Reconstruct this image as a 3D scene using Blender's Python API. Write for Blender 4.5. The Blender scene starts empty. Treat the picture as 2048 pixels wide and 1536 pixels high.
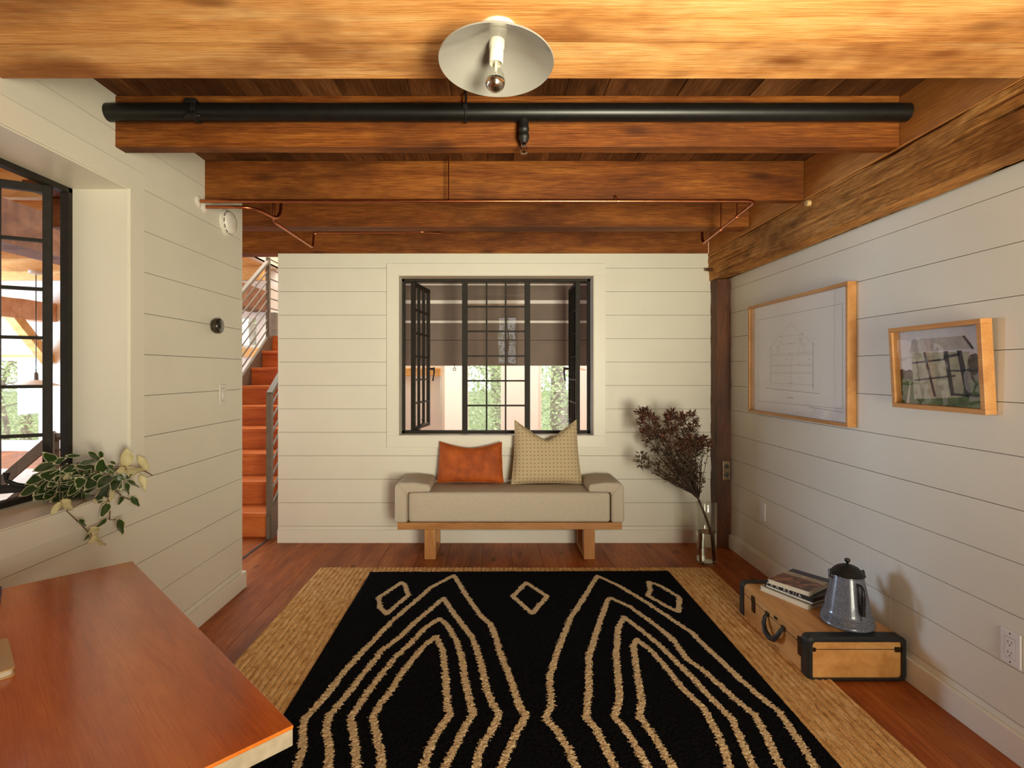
import bpy, math, random
import numpy as np
from mathutils import Vector, Matrix, noise as mnoise

random.seed(7)
S = bpy.context.scene
COL = S.collection
V = Vector
F, H, CU, CV = 1080.0, 1.32, 990.0, 744.0      # focal length in pixels, eye height, vanishing point

def at_y(u, v, y):
    """the point of the place seen at photo pixel (u, v) at distance y from the camera wall"""
    return V(((u - CU) / F * y, y, H - (v - CV) / F * y))
def at_x(u, v, x):
    y = x * F / (u - CU)
    return V((x, y, H - (v - CV) / F * y))
def at_z(u, v, z):
    y = F * (H - z) / (v - CV)
    return V(((u - CU) / F * y, y, z))

# ------------------------------------------------------------------ materials
def _mat(name):
    m = bpy.data.materials.new(name); m.use_nodes = True
    nt = m.node_tree; b = nt.nodes['Principled BSDF']
    return m, nt, b
def N(nt, t, **kw):
    n = nt.nodes.new(t)
    for k, v in kw.items():
        if k in n.inputs.keys(): n.inputs[k].default_value = v
        else: setattr(n, k, v)
    return n
def L(nt, a, b): nt.links.new(a, b)
def hexc(r, g, b):
    f = lambda c: (c/255/12.92 if c/255 <= .04045 else ((c/255+.055)/1.055)**2.4)
    return (f(r), f(g), f(b), 1)
def ramp(nt, stops):
    r = nt.nodes.new('ShaderNodeValToRGB'); e = r.color_ramp.elements
    while len(e) < len(stops): e.new(.5)
    for i, (p, c) in enumerate(stops): e[i].position = p; e[i].color = c
    return r
def mathn(nt, op, a, b=None, c=None):
    n = nt.nodes.new('ShaderNodeMath'); n.operation = op
    for i, x in enumerate((a, b, c)):
        if x is None: continue
        if isinstance(x, (int, float)): n.inputs[i].default_value = x
        else: L(nt, x, n.inputs[i])
    return n.outputs[0]
def mixc(nt, fac, a, b, mode='MIX'):
    n = nt.nodes.new('ShaderNodeMix'); n.data_type = 'RGBA'; n.blend_type = mode
    for s, x in ((n.inputs[0], fac), (n.inputs[6], a), (n.inputs[7], b)):
        if isinstance(x, (int, float)): s.default_value = x
        elif isinstance(x, tuple): s.default_value = x
        else: L(nt, x, s)
    return n.outputs[2]
def bump(nt, b, h, strength=.3, dist=.01):
    n = nt.nodes.new('ShaderNodeBump'); n.inputs['Strength'].default_value = strength
    n.inputs['Distance'].default_value = dist
    L(nt, h, n.inputs['Height']); L(nt, n.outputs[0], b.inputs['Normal'])

def plain(name, rgb, rough=.5, metal=0, var=.06, vscale=8, bmp=0, bscale=200, spec=.5, coat=0):
    m, nt, b = _mat(name)
    c = hexc(*rgb)
    tc = N(nt, 'ShaderNodeTexCoord')
    nz = N(nt, 'ShaderNodeTexNoise', Scale=vscale, Detail=4.0); L(nt, tc.outputs['Object'], nz.inputs['Vector'])
    lo = tuple(x*(1-var*1.6) for x in c[:3])+(1,); hi = tuple(min(1, x*(1+var)) for x in c[:3])+(1,)
    r = ramp(nt, [(.3, lo), (.7, hi)]); L(nt, nz.outputs['Fac'], r.inputs[0])
    L(nt, r.outputs[0], b.inputs['Base Color'])
    b.inputs['Roughness'].default_value = rough; b.inputs['Metallic'].default_value = metal
    b.inputs['Specular IOR Level'].default_value = spec
    if coat: b.inputs['Coat Weight'].default_value = coat
    if bmp:
        n2 = N(nt, 'ShaderNodeTexNoise', Scale=bscale, Detail=2.0); L(nt, tc.outputs['Object'], n2.inputs['Vector'])
        bump(nt, b, n2.outputs['Fac'], bmp, .002)
    return m

def wood(name, dark, mid, light, axis='x', sc=1., rough=.5, bmp=.25, island=False, knots=.6, islandvar=.35, grain=.5, spec=.4, coat=0, stain=0., ring=0., streak=.45, croug=.2):
    m, nt, b = _mat(name)
    tc = N(nt, 'ShaderNodeTexCoord'); oi = N(nt, 'ShaderNodeObjectInfo')
    off = mathn(nt, 'MULTIPLY', oi.outputs['Random'], 41.0)
    if island:
        g = N(nt, 'ShaderNodeNewGeometry')
        off = mathn(nt, 'ADD', off, mathn(nt, 'MULTIPLY', g.outputs['Random Per Island'], 97.0))
    av = nt.nodes.new('ShaderNodeVectorMath'); av.operation = 'ADD'
    L(nt, tc.outputs['Object'], av.inputs[0]); L(nt, off, av.inputs[1])
    i = 'xyz'.index(axis)
    def mp(al, ac):
        n = N(nt, 'ShaderNodeMapping'); s = [ac*sc]*3; s[i] = al*sc
        n.inputs['Scale'].default_value = s; L(nt, av.outputs[0], n.inputs['Vector']); return n.outputs[0]
    n1 = N(nt, 'ShaderNodeTexNoise', Scale=2.2, Detail=6.0, Roughness=.6, Distortion=.7); L(nt, mp(.45, 3.2), n1.inputs['Vector'])
    n2 = N(nt, 'ShaderNodeTexNoise', Scale=6.0, Detail=5.0, Roughness=.65, Distortion=.3); L(nt, mp(1.5, 52.), n2.inputs['Vector'])
    v1 = N(nt, 'ShaderNodeTexVoronoi', Scale=1.6); L(nt, mp(1.7, 4.6), v1.inputs['Vector'])
    f = mathn(nt, 'ADD', mathn(nt, 'MULTIPLY', n1.outputs['Fac'], 1-grain), mathn(nt, 'MULTIPLY', n2.outputs['Fac'], grain))
    r = ramp(nt, [(.33, hexc(*dark)), (.5, hexc(*mid)), (.66, hexc(*light))]); L(nt, f, r.inputs[0])
    col = r.outputs[0]
    if knots:
        kr = ramp(nt, [(.05, (1, 1, 1, 1)), (.20, (0, 0, 0, 1))]); L(nt, v1.outputs['Distance'], kr.inputs[0])
        col = mixc(nt, mathn(nt, 'MULTIPLY', kr.outputs[0], knots), col, tuple(c*.35 for c in hexc(*dark)[:3])+(1,))
    if stain:
        n3 = N(nt, 'ShaderNodeTexNoise', Scale=1.7, Detail=4.0, Roughness=.7); L(nt, mp(.9, 1.6), n3.inputs['Vector'])
        sr = ramp(nt, [(.46, (0, 0, 0, 1)), (.66, (1, 1, 1, 1))]); L(nt, n3.outputs['Fac'], sr.inputs[0])
        col = mixc(nt, mathn(nt, 'MULTIPLY', sr.outputs[0], stain), col, tuple(c*.8 for c in hexc(*dark)[:3])+(1,))
    if streak:
        n4 = N(nt, 'ShaderNodeTexNoise', Scale=5.0, Detail=4.0, Roughness=.6); L(nt, mp(1.1, 70.), n4.inputs['Vector'])
        n5 = N(nt, 'ShaderNodeTexNoise', Scale=1.5, Detail=2.0); L(nt, mp(.8, 1.5), n5.inputs['Vector'])
        s4 = ramp(nt, [(.53, (0, 0, 0, 1)), (.61, (1, 1, 1, 1))]); L(nt, n4.outputs['Fac'], s4.inputs[0])
        s5 = ramp(nt, [(.35, (.15, .15, .15, 1)), (.65, (1, 1, 1, 1))]); L(nt, n5.outputs['Fac'], s5.inputs[0])
        col = mixc(nt, mathn(nt, 'MULTIPLY', mathn(nt, 'MULTIPLY', s4.outputs[0], s5.outputs[0]), streak), col, tuple(c*.6 for c in hexc(*dark)[:3])+(1,))
    if ring:
        wv = N(nt, 'ShaderNodeTexWave', Scale=20.0, Distortion=2.5, Detail=2.0); wv.bands_direction = 'XYZ'[(i+1) % 3]; L(nt, mp(.10, 1.0), wv.inputs['Vector'])
        n6 = N(nt, 'ShaderNodeTexNoise', Scale=1.3, Detail=1.0); L(nt, mp(.5, 2.2), n6.inputs['Vector']); s6 = ramp(nt, [(.48, (0, 0, 0, 1)), (.62, (1, 1, 1, 1))]); L(nt, n6.outputs['Fac'], s6.inputs[0])
        col = mixc(nt, mathn(nt, 'MULTIPLY', mathn(nt, 'MULTIPLY', wv.outputs['Fac'], s6.outputs[0]), ring), col, tuple(c*.75 for c in hexc(*dark)[:3])+(1,))
    if island:
        hv = nt.nodes.new('ShaderNodeHueSaturation')
        L(nt, mathn(nt, 'ADD', 1-islandvar*.5, mathn(nt, 'MULTIPLY', g.outputs['Random Per Island'], islandvar)), hv.inputs['Value'])
        L(nt, col, hv.inputs['Color']); col = hv.outputs[0]
    L(nt, col, b.inputs['Base Color'])
    b.inputs['Roughness'].default_value = rough; b.inputs['Specular IOR Level'].default_value = spec
    if coat: b.inputs['Coat Weight'].default_value = coat; b.inputs['Coat Roughness'].default_value = croug
    if bmp: bump(nt, b, n2.outputs['Fac'], bmp, .004)
    return m

def thin_glass(name, tint=(1, 1, 1), gloss=.9):
    """window glass: mostly clear, mirror-like at grazing angles"""
    m, nt, b = _mat(name); nt.nodes.remove(b)
    o = nt.nodes['Material Output']
    t = N(nt, 'ShaderNodeBsdfTransparent'); t.inputs[0].default_value = (*tint, 1)
    g = N(nt, 'ShaderNodeBsdfGlossy'); g.inputs['Roughness'].default_value = .01; g.inputs[0].default_value = (gloss,)*3+(1,)
    lw = N(nt, 'ShaderNodeLayerWeight'); lw.inputs['Blend'].default_value = .5
    fr = mathn(nt, 'ADD', .075, mathn(nt, 'MULTIPLY', mathn(nt, 'POWER', lw.outputs['Facing'], 4.5), .9))
    nz = N(nt, 'ShaderNodeTexNoise', Scale=6.0, Detail=1.0)
    bp = N(nt, 'ShaderNodeBump'); bp.inputs['Strength'].default_value = .03; bp.inputs['Distance'].default_value = .01
    L(nt, nz.outputs['Fac'], bp.inputs['Height']); L(nt, bp.outputs[0], g.inputs['Normal'])
    x = N(nt, 'ShaderNodeMixShader'); L(nt, fr, x.inputs[0]); L(nt, t.outputs[0], x.inputs[1]); L(nt, g.outputs[0], x.inputs[2])
    L(nt, x.outputs[0], o.inputs['Surface'])
    return m

def attr_mix(name, attr, c0, c1, rough=.5, edge=(.45, .55), noise_amt=.1, nscale=60., bmp=0, spec=.4, sheen=0):
    m, nt, b = _mat(name)
    a = N(nt, 'ShaderNodeAttribute'); a.attribute_name = attr
    tc = N(nt, 'ShaderNodeTexCoord')
    nz = N(nt, 'ShaderNodeTexNoise', Scale=nscale, Detail=3.0); L(nt, tc.outputs['Object'], nz.inputs['Vector'])
    f = mathn(nt, 'ADD', a.outputs['Fac'], mathn(nt, 'MULTIPLY', mathn(nt, 'SUBTRACT', nz.outputs['Fac'], .5), noise_amt*2))
    r = ramp(nt, [(edge[0], hexc(*c0)), (edge[1], hexc(*c1))]); L(nt, f, r.inputs[0])
    n2 = N(nt, 'ShaderNodeTexNoise', Scale=nscale*.35, Detail=3.0); L(nt, tc.outputs['Object'], n2.inputs['Vector'])
    col = mixc(nt, mathn(nt, 'MULTIPLY', n2.outputs['Fac'], .35), r.outputs[0], (0, 0, 0, 1), 'MULTIPLY')
    L(nt, col, b.inputs['Base Color']); b.inputs['Roughness'].default_value = rough
    b.inputs['Specular IOR Level'].default_value = spec
    if sheen: b.inputs['Sheen Weight'].default_value = sheen
    if bmp: bump(nt, b, nz.outputs['Fac'], bmp, .004)
    return m

M = {}
M['white'] = plain('white_paint', (223, 218, 203), .42, var=.02, vscale=3, bmp=.04, bscale=60, spec=.35)
M['trimwhite'] = plain('white_trim_paint', (226, 221, 206), .38, var=.015, vscale=3, spec=.4)
M['plaster'] = plain('pale_plaster', (232, 222, 205), .8, var=.02, vscale=2)
M['dark_gap'] = plain('gap_dark', (70, 58, 44), .9)
M['floor'] = wood('floor_pine', (102, 44, 14), (162, 84, 32), (200, 124, 60), 'y', 1., .46, .12, island=True, knots=.75, islandvar=.35, spec=.22, grain=.45, stain=.25)
M['beam'] = wood('beam_honey', (148, 80, 30), (228, 162, 92), (248, 204, 142), 'x', .9, .6, .35, knots=.85, grain=.45, stain=.75, spec=.2, streak=.6)
M['joist'] = wood('joist_brown', (64, 29, 9), (122, 65, 21), (170, 106, 44), 'x', .9, .6, .3, knots=.6, grain=.5, stain=.6, spec=.2, streak=.5)
M['joistlight'] = wood('joist_tan', (120, 78, 36), (164, 116, 60), (190, 144, 84), 'x', .9, .5, .3, knots=.5, grain=.6, stain=.3)
M['ceil'] = wood('ceiling_plank', (58, 32, 16), (106, 64, 34), (150, 100, 60), 'y', 1., .7, .4, island=True, knots=.6, islandvar=.8, grain=.5, stain=.6, spec=.15, streak=.6)
M['hewn'] = wood('hewn_timber', (92, 50, 20), (196, 132, 66), (234, 182, 112), 'y', .9, .7, .9, knots=.6, grain=.6, stain=.75, spec=.15, streak=.8)
M['rimboard'] = wood('rim_board', (150, 86, 36), (206, 138, 70), (230, 172, 100), 'y', .9, .5, .3, knots=.4, grain=.45, stain=.3)
M['post'] = wood('post_timber', (52, 28, 14), (92, 50, 26), (120, 72, 40), 'z', .9, .55, .6, knots=.3, grain=.6, stain=.5)
M['bench_oak'] = wood('bench_wood', (140, 88, 44), (178, 122, 68), (200, 150, 96), 'x', 1.6, .42, .12, knots=.15, grain=.5)
M['bench_leg'] = wood('bench_leg_wood', (146, 92, 46), (182, 126, 70), (204, 152, 96), 'z', 1.6, .42, .12, knots=.1, grain=.5)
M['frame_wood'] = wood('frame_maple', (168, 112, 58), (194, 138, 80), (212, 160, 102), 'y', 1.5, .4, .08, knots=0, grain=.4)
M['desk'] = wood('desk_veneer', (160, 72, 14), (206, 102, 26), (228, 130, 46), 'x', 1.1, .24, .05, knots=0, grain=.36, spec=.5, coat=.5, stain=.45, ring=.36, streak=.12, croug=.12)
M['desk_edge'] = plain('plywood_edge', (158, 142, 118), .7, var=.12, vscale=40)
M['stair'] = wood('stair_fir', (150, 70, 28), (196, 102, 46), (214, 128, 68), 'x', 1.2, .36, .08, knots=.15, grain=.45)
M['orange_wood'] = wood('great_room_timber', (196, 132, 62), (226, 172, 98), (240, 200, 138), 'x', 1., .6, .3, island=True, knots=.4, islandvar=.2)
M['red_hewn'] = wood('red_hewn_timber', (84, 46, 28), (132, 82, 52), (172, 120, 84), 'x', .9, .6, .6, knots=.4, stain=.4)
M['pink_hewn'] = wood('pale_hewn_timber', (190, 130, 92), (222, 170, 130), (236, 196, 160), 'x', .9, .6, .7, knots=.3, stain=.5)
M['steel_dark'] = plain('window_steel', (40, 35, 29), .6, spec=.25, var=.15, vscale=30)
M['steel_rail'] = plain('railing_steel', (104, 91, 74), .5, metal=.1, var=.1, vscale=20)
M['iron'] = plain('black_pipe', (26, 25, 23), .36, metal=.35, var=.15, vscale=30)
M['ironrough'] = plain('black_fitting', (32, 30, 27), .5, metal=.3, var=.15, vscale=40)
M['copper'] = plain('copper', (190, 112, 74), .28, metal=1, var=.1, vscale=20)
M['chrome'] = plain('chrome', (205, 200, 192), .14, metal=1, var=.03)
M['brass_old'] = plain('old_nickel_plate', (150, 128, 104), .3, metal=.9, var=.2, vscale=60)
M['enamel'] = plain('lamp_enamel', (152, 148, 141), .18, var=.02, spec=.5, coat=.3)
M['porcelain'] = plain('porcelain', (226, 220, 204), .25, var=.01)
M['plastic'] = plain('white_plastic', (222, 214, 204), .4, var=.01)
M['plastic2'] = plain('outlet_plastic', (226, 222, 222), .35, var=.01)
M['slot'] = plain('slot_dark', (48, 44, 42), .6)
M['blackglass'] = plain('thermostat_face', (40, 38, 34), .06, var=.02, coat=.6)
M['gunmetal'] = plain('thermostat_ring', (84, 76, 66), .25, metal=.85, var=.05)
M['linen'] = plain('bench_boucle', (196, 183, 164), .95, var=.06, vscale=120, bmp=.55, bscale=420, spec=.2)
M['piping'] = plain('seam_cord', (172, 158, 136), .95, var=.05, vscale=100, bmp=.3, bscale=400)
M['glass'] = thin_glass('pane_glass')
M['vaseglass'] = thin_glass('vase_glass', (.95, .96, .93))
M['taupe'] = plain('taupe_slat', (122, 106, 95), .7, var=.06, vscale=4)
M['palebatten'] = plain('pale_batten', (232, 224, 216), .5, var=.03)
M['paper'] = plain('drawing_paper', (238, 232, 224), .8, var=.02, vscale=3)
M['pencil'] = plain('pencil_line', (140, 132, 122), .9, var=.1)
M['pencil2'] = plain('faint_pencil_line', (186, 178, 168), .9, var=.1)
M['rubber'] = plain('suitcase_leather_black', (26, 28, 29), .45, var=.2, vscale=60, bmp=.2, bscale=250)
M['latch'] = plain('tarnished_brass', (70, 52, 34), .35, metal=.8, var=.3, vscale=60)
M['suitcase'] = wood('suitcase_hide', (172, 114, 54), (210, 152, 86), (226, 174, 108), 'y', 1.2, .38, .1, knots=.1, grain=.3, stain=.25)
M['pages'] = plain('book_pages', (222, 212, 188), .85, var=.06, vscale=50)
M['coverblack'] = plain('black_cover', (28, 27, 26), .35, var=.05)
M['coverwhite'] = plain('cream_cover', (216, 204, 178), .6, var=.03)
M['ink'] = plain('title_ink', (92, 80, 64), .8)
M['inkwhite'] = plain('white_ink', (224, 218, 204), .8)
M['navy'] = plain('navy_band', (52, 46, 70), .4, var=.1)
M['notebook'] = plain('cream_notebook', (206, 172, 116), .6, var=.05)
M['bluecover'] = plain('blue_cover', (44, 40, 92), .4)
M['stem'] = plain('plant_stem', (104, 78, 58), .7)
M['soil'] = plain('soil', (50, 36, 26), .95, var=.3, vscale=60)
M['twig'] = plain('dry_twig', (58, 38, 24), .8, var=.2, vscale=40)
M['jamb_paint'] = M['trimwhite']  # same plain white paint as the trim
M['lawn'] = plain('forest_floor', (120, 132, 84), .95, var=.3, vscale=1.5)
M['bark'] = plain('bark', (164, 148, 138), .9, var=.3, vscale=8)
M['cream_rug'] = plain('cream_rug_pile', (220, 206, 186), .95, var=.12, vscale=30)
M['coppershade'] = plain('copper_shade', (196, 128, 96), .35, metal=.3)
M['shadewhite'] = plain('white_shade', (226, 216, 198), .5)

# ------------------------------------------------------------------ mesh builder
class MB:
    def __init__(s): s.v = []; s.f = []; s.mi = []; s.sm = []; s.at = {}; s.aname = None
    def add(s, vs, fs, m=0, smooth=False, att=None):
        o = len(s.v); s.v.extend(tuple(p) for p in vs)
        for f in fs: s.f.append(tuple(o+i for i in f)); s.mi.append(m); s.sm.append(smooth)
        if att is not None:
            for i, a in enumerate(att): s.at[o+i] = a
        return s
    def box(s, x0, x1, y0, y1, z0, z1, m=0):
        return s.add([(x, y, z) for x in (x0, x1) for y in (y0, y1) for z in (z0, z1)],
                     [(0, 1, 3, 2), (4, 6, 7, 5), (0, 4, 5, 1), (2, 3, 7, 6), (0, 2, 6, 4), (1, 5, 7, 3)], m)
    def obox(s, c, ax, ay, az, m=0):
        """box about c with half-extent vectors"""
        c, ax, ay, az = V(c), V(ax), V(ay), V(az)
        vs = [c+ax*i+ay*j+az*k for i in (-1, 1) for j in (-1, 1) for k in (-1, 1)]
        return s.add(vs, [(0, 1, 3, 2), (4, 6, 7, 5), (0, 4, 5, 1), (2, 3, 7, 6), (0, 2, 6, 4), (1, 5, 7, 3)], m)
    def bar(s, a, b, w, h, up=(0, 0, 1), m=0):
        """rectangular bar from a to b, w across, h along up"""
        a, b = V(a), V(b); d = (b-a).normalized(); u = V(up); sd = d.cross(u)
        if sd.length < 1e-4: sd = d.cross(V((0, 1, 0)))
        sd.normalize(); u = sd.cross(d).normalized()
        return s.obox((a+b)/2, (b-a)/2, sd*w/2, u*h/2, m)
    def tube(s, pts, r, n=10, caps=True, m=0):
        pts = [V(p) for p in pts]; R = r if isinstance(r, (list, tuple)) else [r]*len(pts)
        vs, fs = [], []; up = None
        for i, p in enumerate(pts):
            d = (pts[min(i+1, len(pts)-1)]-pts[max(i-1, 0)]).normalized()
            if up is None:
                up = V((0, 0, 1)) if abs(d.z) < .9 else V((1, 0, 0))
            sd = d.cross(up)
            if sd.length < 1e-5: sd = d.cross(V((.3, .5, .8)))
            sd.normalize(); up = sd.cross(d).normalized()
            for k in range(n):
                a = 2*math.pi*k/n; vs.append(p+(sd*math.cos(a)+up*math.sin(a))*R[i])
        for i in range(len(pts)-1):
            for k in range(n):
                k2 = (k+1) % n; fs.append((i*n+k, i*n+k2, (i+1)*n+k2, (i+1)*n+k))
        if caps:
            fs.append(tuple(range(n))[::-1]); fs.append(tuple((len(pts)-1)*n+k for k in range(n)))
        return s.add(vs, fs, m, True)
    def lathe(s, prof, c=(0, 0, 0), n=40, axis=(0, 0, 1), m=0, closed=False):
        c = V(c); q = V(axis).to_track_quat('Z', 'Y'); vs, fs = [], []
        for r, z in prof:
            for k in range(n):
                a = 2*math.pi*k/n; vs.append(c+q @ V((r*math.cos(a), r*math.sin(a), z)))
        P = len(prof)
        for i in range(P if closed else P-1):
            j = (i+1) % P
            for k in range(n):
                k2 = (k+1) % n; fs.append((i*n+k, i*n+k2, j*n+k2, j*n+k))
        if not closed:
            if prof[0][0] > 1e-6: fs.append(tuple(range(n))[::-1])
            if prof[-1][0] > 1e-6: fs.append(tuple((P-1)*n+k for k in range(n)))
        return s.add(vs, fs, m, True)
    def prism(s, poly, a, b, m=0, plane='xz'):
        """extrude a 2D outline between coordinates a and b of the third axis"""
        def p3(p, t):
            return {'xz': (p[0], t, p[1]), 'xy': (p[0], p[1], t), 'yz': (t, p[0], p[1])}[plane]
        n = len(poly); vs = [p3(p, a) for p in poly]+[p3(p, b) for p in poly]
        fs = [tuple(range(n)), tuple(range(2*n-1, n-1, -1))]+[(i, n+i, n+(i+1) % n, (i+1) % n) for i in range(n)]
        return s.add(vs, fs, m)
    def build(s, name, mats, parent=None, bevel=0, seg=2, angle=40, loc=None, subsurf=0, smooth_angle=None):
        me = bpy.data.meshes.new(name)
        o = bpy.data.objects.new(name, me); COL.objects.link(o)
        off = V((0, 0, 0))
        if parent is not None:
            o.parent = parent
            if not parent.get('_local'): off = V(parent['_org']) if '_org' in parent else V((0, 0, 0))
            o['_org'] = tuple(off)
        else:
            if loc is None:
                xs = np.array(s.v); loc = ((xs[:, 0].min()+xs[:, 0].max())/2, (xs[:, 1].min()+xs[:, 1].max())/2, xs[:, 2].min())
            off = V(loc); o.location = off; o['_org'] = tuple(off)
        me.from_pydata([tuple(V(p)-off) for p in s.v], [], s.f)
        mats = mats if isinstance(mats, (list, tuple)) else [mats]
        for m in mats: me.materials.append(m)
        me.polygons.foreach_set('material_index', s.mi); me.polygons.foreach_set('use_smooth', s.sm)
        if s.at:
            a = me.attributes.new(s.aname or 'pattern', 'FLOAT', 'POINT')
            a.data.foreach_set('value', [s.at.get(i, 0.) for i in range(len(s.v))])
        me.update()
        if any(s.sm): me.set_sharp_from_angle(angle=math.radians(smooth_angle or 50))
        if bevel:
            b = o.modifiers.new('bevel', 'BEVEL'); b.width = bevel; b.segments = seg; b.limit_method = 'ANGLE'; b.angle_limit = math.radians(angle)
            b.harden_normals = False
        if subsurf:
            ss = o.modifiers.new('sub', 'SUBSURF'); ss.levels = subsurf; ss.render_levels = subsurf
        return o

def fix_normals(o):
    import bmesh
    bm = bmesh.new(); bm.from_mesh(o.data); bmesh.ops.recalc_face_normals(bm, faces=bm.faces); bm.to_mesh(o.data); bm.free()

def tag(o, label, cat, group=None, kind=None):
    o['label'] = label; o['category'] = cat
    if group: o['group'] = group
    if kind: o['kind'] = kind
    return o
def thing(name, label, cat, loc=(0, 0, 0), group=None, kind=None, local=False, rot=None):
    o = bpy.data.objects.new(name, None); COL.objects.link(o); o.location = loc; o.empty_display_size = .05
    o['_org'] = tuple(loc)
    if local: o['_local'] = 1
    if rot: o.rotation_euler = rot
    return tag(o, label, cat, group, kind)
def struct(mb, name, mats, label, cat, **kw):
    o = mb.build(name, mats, loc=(0, 0, 0), **kw); return tag(o, label, cat, kind='structure')
# ================================================================== the room shell
XL, XR, YB = -1.546, 1.773, 4.18          # left wall, right wall, back wall
ZB, ZC = 2.237, 2.45                      # underside of the joists, of the ceiling planks
YR = -1.0                                 # wall behind the photographer
BW, Z0 = .1815, 1.397                     # shiplap board width, a seam height

def rects_minus(a0, a1, z0, z1, hole):
    """a board split round an opening (a, z rectangle)"""
    if hole is None: return [(a0, a1, z0, z1)]
    h0, h1, g0, g1 = hole; out = []
    if z1 <= g0 or z0 >= g1: return [(a0, a1, z0, z1)]
    if a0 < h0: out.append((a0, h0, z0, z1))
    if a1 > h1: out.append((h1, a1, z0, z1))
    if z0 < g0: out.append((max(a0, h0), min(a1, h1), z0, g0))
    if z1 > g1: out.append((max(a0, h0), min(a1, h1), g1, z1))
    return out
def shiplap(mb, a0, a1, zb, zt, put, hole=None, joints=()):
    k = math.floor((zb-Z0)/BW); z = Z0+k*BW; i = 0
    while z < zt:
        lo, hi = max(z+.0012, zb), min(z+BW-.0012, zt)
        if hi-lo > .01:
            cuts = [a0]+[j for j, row in joints if row == i and a0 < j < a1]+[a1]
            for c0, c1 in zip(cuts, cuts[1:]):
                for r in rects_minus(c0+(.0008 if c0 != a0 else 0), c1, lo, hi, hole): put(*r, i)
        z += BW; i += 1
rb = random.Random(3)
def jit(): return rb.uniform(0, .0012)

# --- left wall (with the window to the great room)
LW = (.77, 2.256, .83, 2.085)             # opening: y0, y1, z0, z1
wl = MB()
shiplap(wl, YR, 3.30, 0, ZC, lambda a, b, c, d, i: wl.box(XL-.012, XL-jit(), a, b, c, d, 0), (LW[0]-.0125, LW[1]+.0125, LW[2]-.0125, LW[3]+.0125))
LX = (LW[0]-.0125, LW[1]+.0125, LW[2]-.0125, LW[3]+.0125)
for r in rects_minus(YR, 3.30-.002, 0, ZC, LX): wl.box(XL-.20, XL-.0125, *r, 1)
for r in rects_minus(YR, 3.30, 0, 3.0, LX): wl.box(XL-.24, XL-.2, *r, 0)
wl.box(XL-.2, XL-.0005, 3.30, 3.304, 0, ZC, 0)
struct(wl, 'wall_left', [M['white'], M['dark_gap']], 'white shiplap wall on the left with a deep window opening', 'wall')
# --- back wall
BH = (-.741, .7585, .832, 2.063)
wb = MB()
shiplap(wb, -1.676, 1.80, 0, ZB, lambda a, b, c, d, i: wb.box(a, b, YB+jit(), YB+.012, c, d, 0), (BH[0]-.0125, BH[1]+.0125, BH[2]-.0125, BH[3]+.0125))
BX = (BH[0]-.0125, BH[1]+.0125, BH[2]-.0125, BH[3]+.0125)
for r in rects_minus(-1.674, 1.80, 0, ZB, BX): wb.box(r[0], r[1], YB+.0125, YB+.16, r[2], r[3], 1)
for r in rects_minus(-1.676, 1.80, 0, ZB, BX): wb.box(r[0], r[1], YB+.16, YB+.19, r[2], r[3], 0)
wb.box(-1.680, -1.6755, YB+.0005, YB+.19, 0, ZB, 0)
struct(wb, 'wall_back', [M['white'], M['dark_gap']], 'white shiplap wall at the back behind the cushioned bench', 'wall')
# --- right wall
wr = MB()
rj = [(2.55, k) for k in (0, 2, 8)]+[(2.42, 1)]+[(3.1, k) for k in (4,)]+[(1.2, k) for k in (3, 6, 9)]
shiplap(wr, YR, 4.2, 0, 2.028, lambda a, b, c, d, i: wr.box(XR+jit(), XR+.012, a, b, c, d, 0), None, rj)
wr.box(XR+.0125, XR+.16, YR, 4.2, 0, 2.5, 1)
struct(wr, 'wall_right', [M['white'], M['dark_gap']], 'white shiplap wall on the right with two framed pictures', 'wall')
# --- wall behind the photographer with a wide window added for the lamps and a high narrow one
RHS = [(.62, 1.68, .25, 1.95), (.04, .40, 1.45, 2.33)]
wf = MB()
aa = sorted({XL, XR+.1, *[h[0] for h in RHS], *[h[1] for h in RHS]}); zz = sorted({0, ZC, *[h[2] for h in RHS], *[h[3] for h in RHS]})
for a0, a1 in zip(aa, aa[1:]):
    for z0, z1 in zip(zz, zz[1:]):
        if not any(h[0] < (a0+a1)/2 < h[1] and h[2] < (z0+z1)/2 < h[3] for h in RHS): wf.box(a0, a1, YR-.15, YR, z0, z1, 0)
struct(wf, 'wall_front', M['white'], 'white wall behind the photographer with two window openings', 'wall')

# --- baseboards
bb = MB(); bb.box(XL, XL+.018, YR, 3.305, 0, .1); bb.box(XL-.2, XL+.018, 3.304, 3.322, 0, .1)
struct(bb, 'baseboard_left', M['trimwhite'], 'white baseboard along the left wall', 'baseboard', bevel=.002)
bb = MB(); bb.box(-1.68, 1.668, YB-.014, YB-.0005, 0, .1)
struct(bb, 'baseboard_back', M['trimwhite'], 'white baseboard behind the bench', 'baseboard', bevel=.002)
bb = MB(); bb.box(XR-.018, XR-.0005, YR, 4.058, 0, .1)
struct(bb, 'baseboard_right', M['trimwhite'], 'white baseboard along the right wall behind the suitcase', 'baseboard', bevel=.002)

# --- floor of wide pine planks, running through to the great room
fl = MB(); x = -9.0; rf = random.Random(5)
while x < 3.0:
    w = rf.choice((.21, .235, .25, .27)); y = YR-rf.uniform(.1, 2.4)
    while y < 9.0:
        ln = rf.uniform(2.2, 4.2); fl.box(x+.001, x+w-.001, max(y, YR-.2)+.001, min(y+ln, 9.0)-.001, -.03, rf.uniform(-.0006, .0006)); y += ln
    x += w
fl.box(-9.1, 3.1, YR-.3, 9.2, -.08, -.031, 1)
struct(fl, 'floor', [M['floor'], M['dark_gap']], 'floor of wide reddish brown pine planks', 'floor')
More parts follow.
